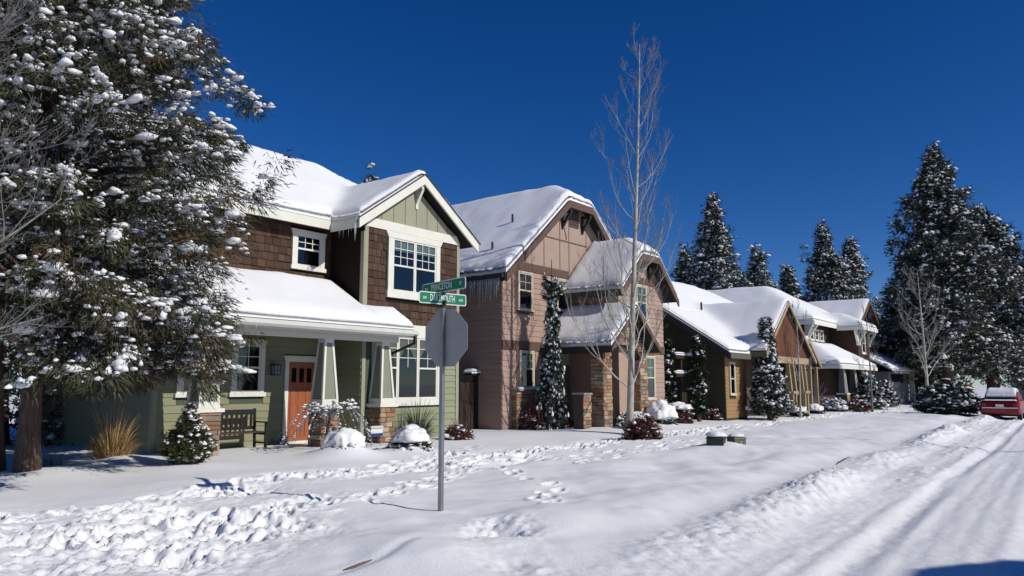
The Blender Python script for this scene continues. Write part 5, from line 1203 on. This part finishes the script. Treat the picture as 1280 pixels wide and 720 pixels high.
# ================================================================== CAR at the far right
def car():
    cx, y0 = 46.0, 4.45; hw = .87; zb = -.09
    RED = mat("red_car_paint", (.22, .007, .010), .38, .4, vary=.05); RED.node_tree.nodes["Principled BSDF"].inputs["Coat Weight"].default_value = .2
    TYRE = mat("tyre_rubber", (.02, .02, .02), .9, .1); TAIL = mat("tail_light_red", (.25, .006, .006), .25, .5); CG = mat("car_glass", (.012, .014, .018), .08, .5)
    E = thing("parked_car", (cx+2.2, y0, -.1), "red sedan parked at the right edge with a thick cap of snow on its roof", "car")
    X = lambda t: cx+t
    prof = [(0.06, .30), (0.0, .42), (.02, .62), (.10, .88), (.16, .95), (.95, .985), (3.2, .97), (4.2, .84), (4.42, .62), (4.42, .30)]
    def loft(prof_in, ins, name, m, par):
        rows = []
        for w, dz in ins: rows.append((w, dz))
        v = []; n = len(prof_in)
        for w, sc in rows:
            for x, z in prof_in: v.append((X(2.2+(x-2.2)*sc), y0+w, zb+z if sc == 1 else zb+.62+(z-.62)*sc))
        f = []
        for r in range(len(rows)-1):
            for k in range(n): f.append((r*n+k, r*n+(k+1) % n, (r+1)*n+(k+1) % n, (r+1)*n+k))
        f.append(tuple(range(n))[::-1]); f.append(tuple((len(rows)-1)*n+k for k in range(n)))
        return MB().add(v, f).obj(name, m, par)
    body = loft(prof, [(-hw, .93), (-hw+.06, .985), (-hw+.14, 1), (hw-.14, 1), (hw-.06, .985), (hw, .93)], "body", RED, E)
    cabp = [(.75, .97), (1.35, 1.40), (2.0, 1.46), (2.75, 1.40), (3.45, .97)]
    v = []
    for k, w in ((0, -hw+.10), (1, -hw+.20), (2, hw-.20), (3, hw-.10)):
        for x, z in cabp: v.append((X(x), y0+(w if z < 1 else w*.90), zb+z))
    n = len(cabp); f = [tuple(range(n)), tuple(range(4*n-1, 3*n-1, -1))]
    for r in range(3):
        for k in range(n-1): f.append((r*n+k, (r+1)*n+k, (r+1)*n+k+1, r*n+k+1))
    MB().add(v, f).obj("cabin", RED, E)
    BX("rear_window", CG, E, 0, 0, 0, 0, 0, 0) if False else MB().add([(X(.80), y0-.62, zb+1.02), (X(.80), y0+.62, zb+1.02), (X(1.28), y0+.55, zb+1.375), (X(1.28), y0-.55, zb+1.375), (X(.86), y0-.62, zb+1.02), (X(.86), y0+.62, zb+1.02), (X(1.34), y0+.55, zb+1.375), (X(1.34), y0-.55, zb+1.375)], [(0,1,2,3)[::-1], (4,5,6,7), (0,1,5,4), (1,2,6,5), (2,3,7,6), (3,0,4,7)]).obj("rear_window", CG, E)
    for s in (-1, 1):
        ys = y0+s*(hw-.115); MB().add([(X(1.15), ys, zb+1.04), (X(3.2), ys, zb+1.04), (X(2.7), ys-s*.055, zb+1.35), (X(1.45), ys-s*.055, zb+1.35), (X(1.15), ys-s*.05, zb+1.04), (X(3.2), ys-s*.05, zb+1.04), (X(2.7), ys-s*.1, zb+1.35), (X(1.45), ys-s*.1, zb+1.35)], [(0,1,2,3), (4,5,6,7), (0,1,5,4), (1,2,6,5), (2,3,7,6), (3,0,4,7)]).obj("side_window", CG, E)
        BX("tail_light", TAIL, E, X(.0), X(.12), y0+s*(hw-.08)-.20*(s > 0), y0+s*(hw-.08)+.20*(s < 0), zb+.68, zb+.84)
        MB().frustum((X(2.95), X(3.1), y0+s*hw, y0+s*(hw+.16)) if s > 0 else (X(2.95), X(3.1), y0+s*(hw+.16), y0+s*hw), zb+.95, (X(2.97), X(3.08), y0+s*hw, y0+s*(hw+.15)) if s > 0 else (X(2.97), X(3.08), y0+s*(hw+.15), y0+s*hw), zb+1.08).obj("wing_mirror", RED, E)
        for xx in (.85, 3.5):
            t = MB().tube([(X(xx), y0+s*(hw-.20), zb+.30), (X(xx), y0+s*(hw-.01), zb+.30)], .31, 18).obj("tyre", TYRE, E)
            MB().tube([(X(xx), y0+s*(hw-.03), zb+.30), (X(xx), y0+s*(hw+.0), zb+.30)], .19, 14).obj("rim", STEEL, t)
    BX("bumper", RED, E, X(-.06), X(.10), y0-hw+.06, y0+hw-.06, zb+.36, zb+.60)
    BX("bumper_snow", SNOW, E, X(-.075), X(.02), y0-hw+.10, y0+hw-.10, zb+.60, zb+.64)  # strip of snow lying along the rear bumper
    BX("underbody", TYRE, E, X(.1), X(4.2), y0-hw+.1, y0+hw-.1, zb+.2, zb+.34)
    BX("number_plate", SIGNW, E, X(-.022), X(.03), y0-.17, y0+.17, zb+.66, zb+.80)
    def pad(name, x0, x1, w, z, t):
        return roof(E, [(X(x0), X(x1), y0-w, y0+w, z)], t=t, step=.06, deck=.003, rnd=.16, name=name, mats=RED, rag=.03)
    pad("roof_panel", 1.0, 2.8, .66, lambda x, y: zb+np.interp(x-cx, [1.0, 1.35, 2.0, 2.8], [1.16, 1.41, 1.468, 1.405]), .17)
    pad("boot_lid", .14, .78, .70, lambda x, y: zb+.975+0*x, .05)
    pad("bonnet", 3.3, 4.2, .70, lambda x, y: zb+np.interp(x-cx, [3.3, 4.2], [.985, .86]), .12)
car()

# far white house behind the car, neighbours over the road (their shade falls on the street)
def far_house():
    E = thing("white_house", (88, 4, .1), "small white house half hidden behind the red car and pine branches", "house", "houses along the street")
    MB().box(95, 104, 3.2, 8.0, 0, 3.4).obj("wall", WHITE, E)
    MB().prism_x([(3.2, 3.4), (8.0, 3.4), (5.6, 5.2)], 95, 96).obj("gable_wall", WHITE, E)
    roof(E, [(94.5, 104.5, 2.8, 8.4, lambda x, y: 5.35-.75*np.abs(y-5.6))], t=.25, step=.3, rnd=.35, seed=70)
    for y in (4.2, 6.4): BX("window", DARK, E, 94.96, 95.0, y, y+.8, 1.2, 2.3)
far_house()
def opposite_house():
    E = thing("opposite_house", (18, -12, .1), "house across the street outside the picture whose eaves shade the road", "house", "houses along the street")
    MB().box(4.8, 15.8, -18.5, -8.4, 0, 3.5).obj("wall", GREYW, E)
    roof(E, [(4.3, 16.3, -19, -7.75, lambda x, y: 6.2-.5*np.abs(x-10.3))], t=.22, step=.35, rnd=.3, seed=71)
    MB().prism_y([(4.8, 3.5), (15.8, 3.5), (10.3, 6.0)], -9.0, -8.4).obj("gable_wall", GREYW, E)
    for x in (6.2, 9.7, 13): BX("window", DARK, E, x, x+1.2, -8.4, -8.35, 1.2, 2.6)
opposite_house()
bare_tree("bare_tree", (27, -6.8), 9.5, .13, "bare tree over the road whose thin shadow crosses the street snow", 15, limbs=13, z_first=.25, reach=.32, up=1.0, twigs=4, sub=4, m=TWIG, fork=2, group="bare trees along the street")
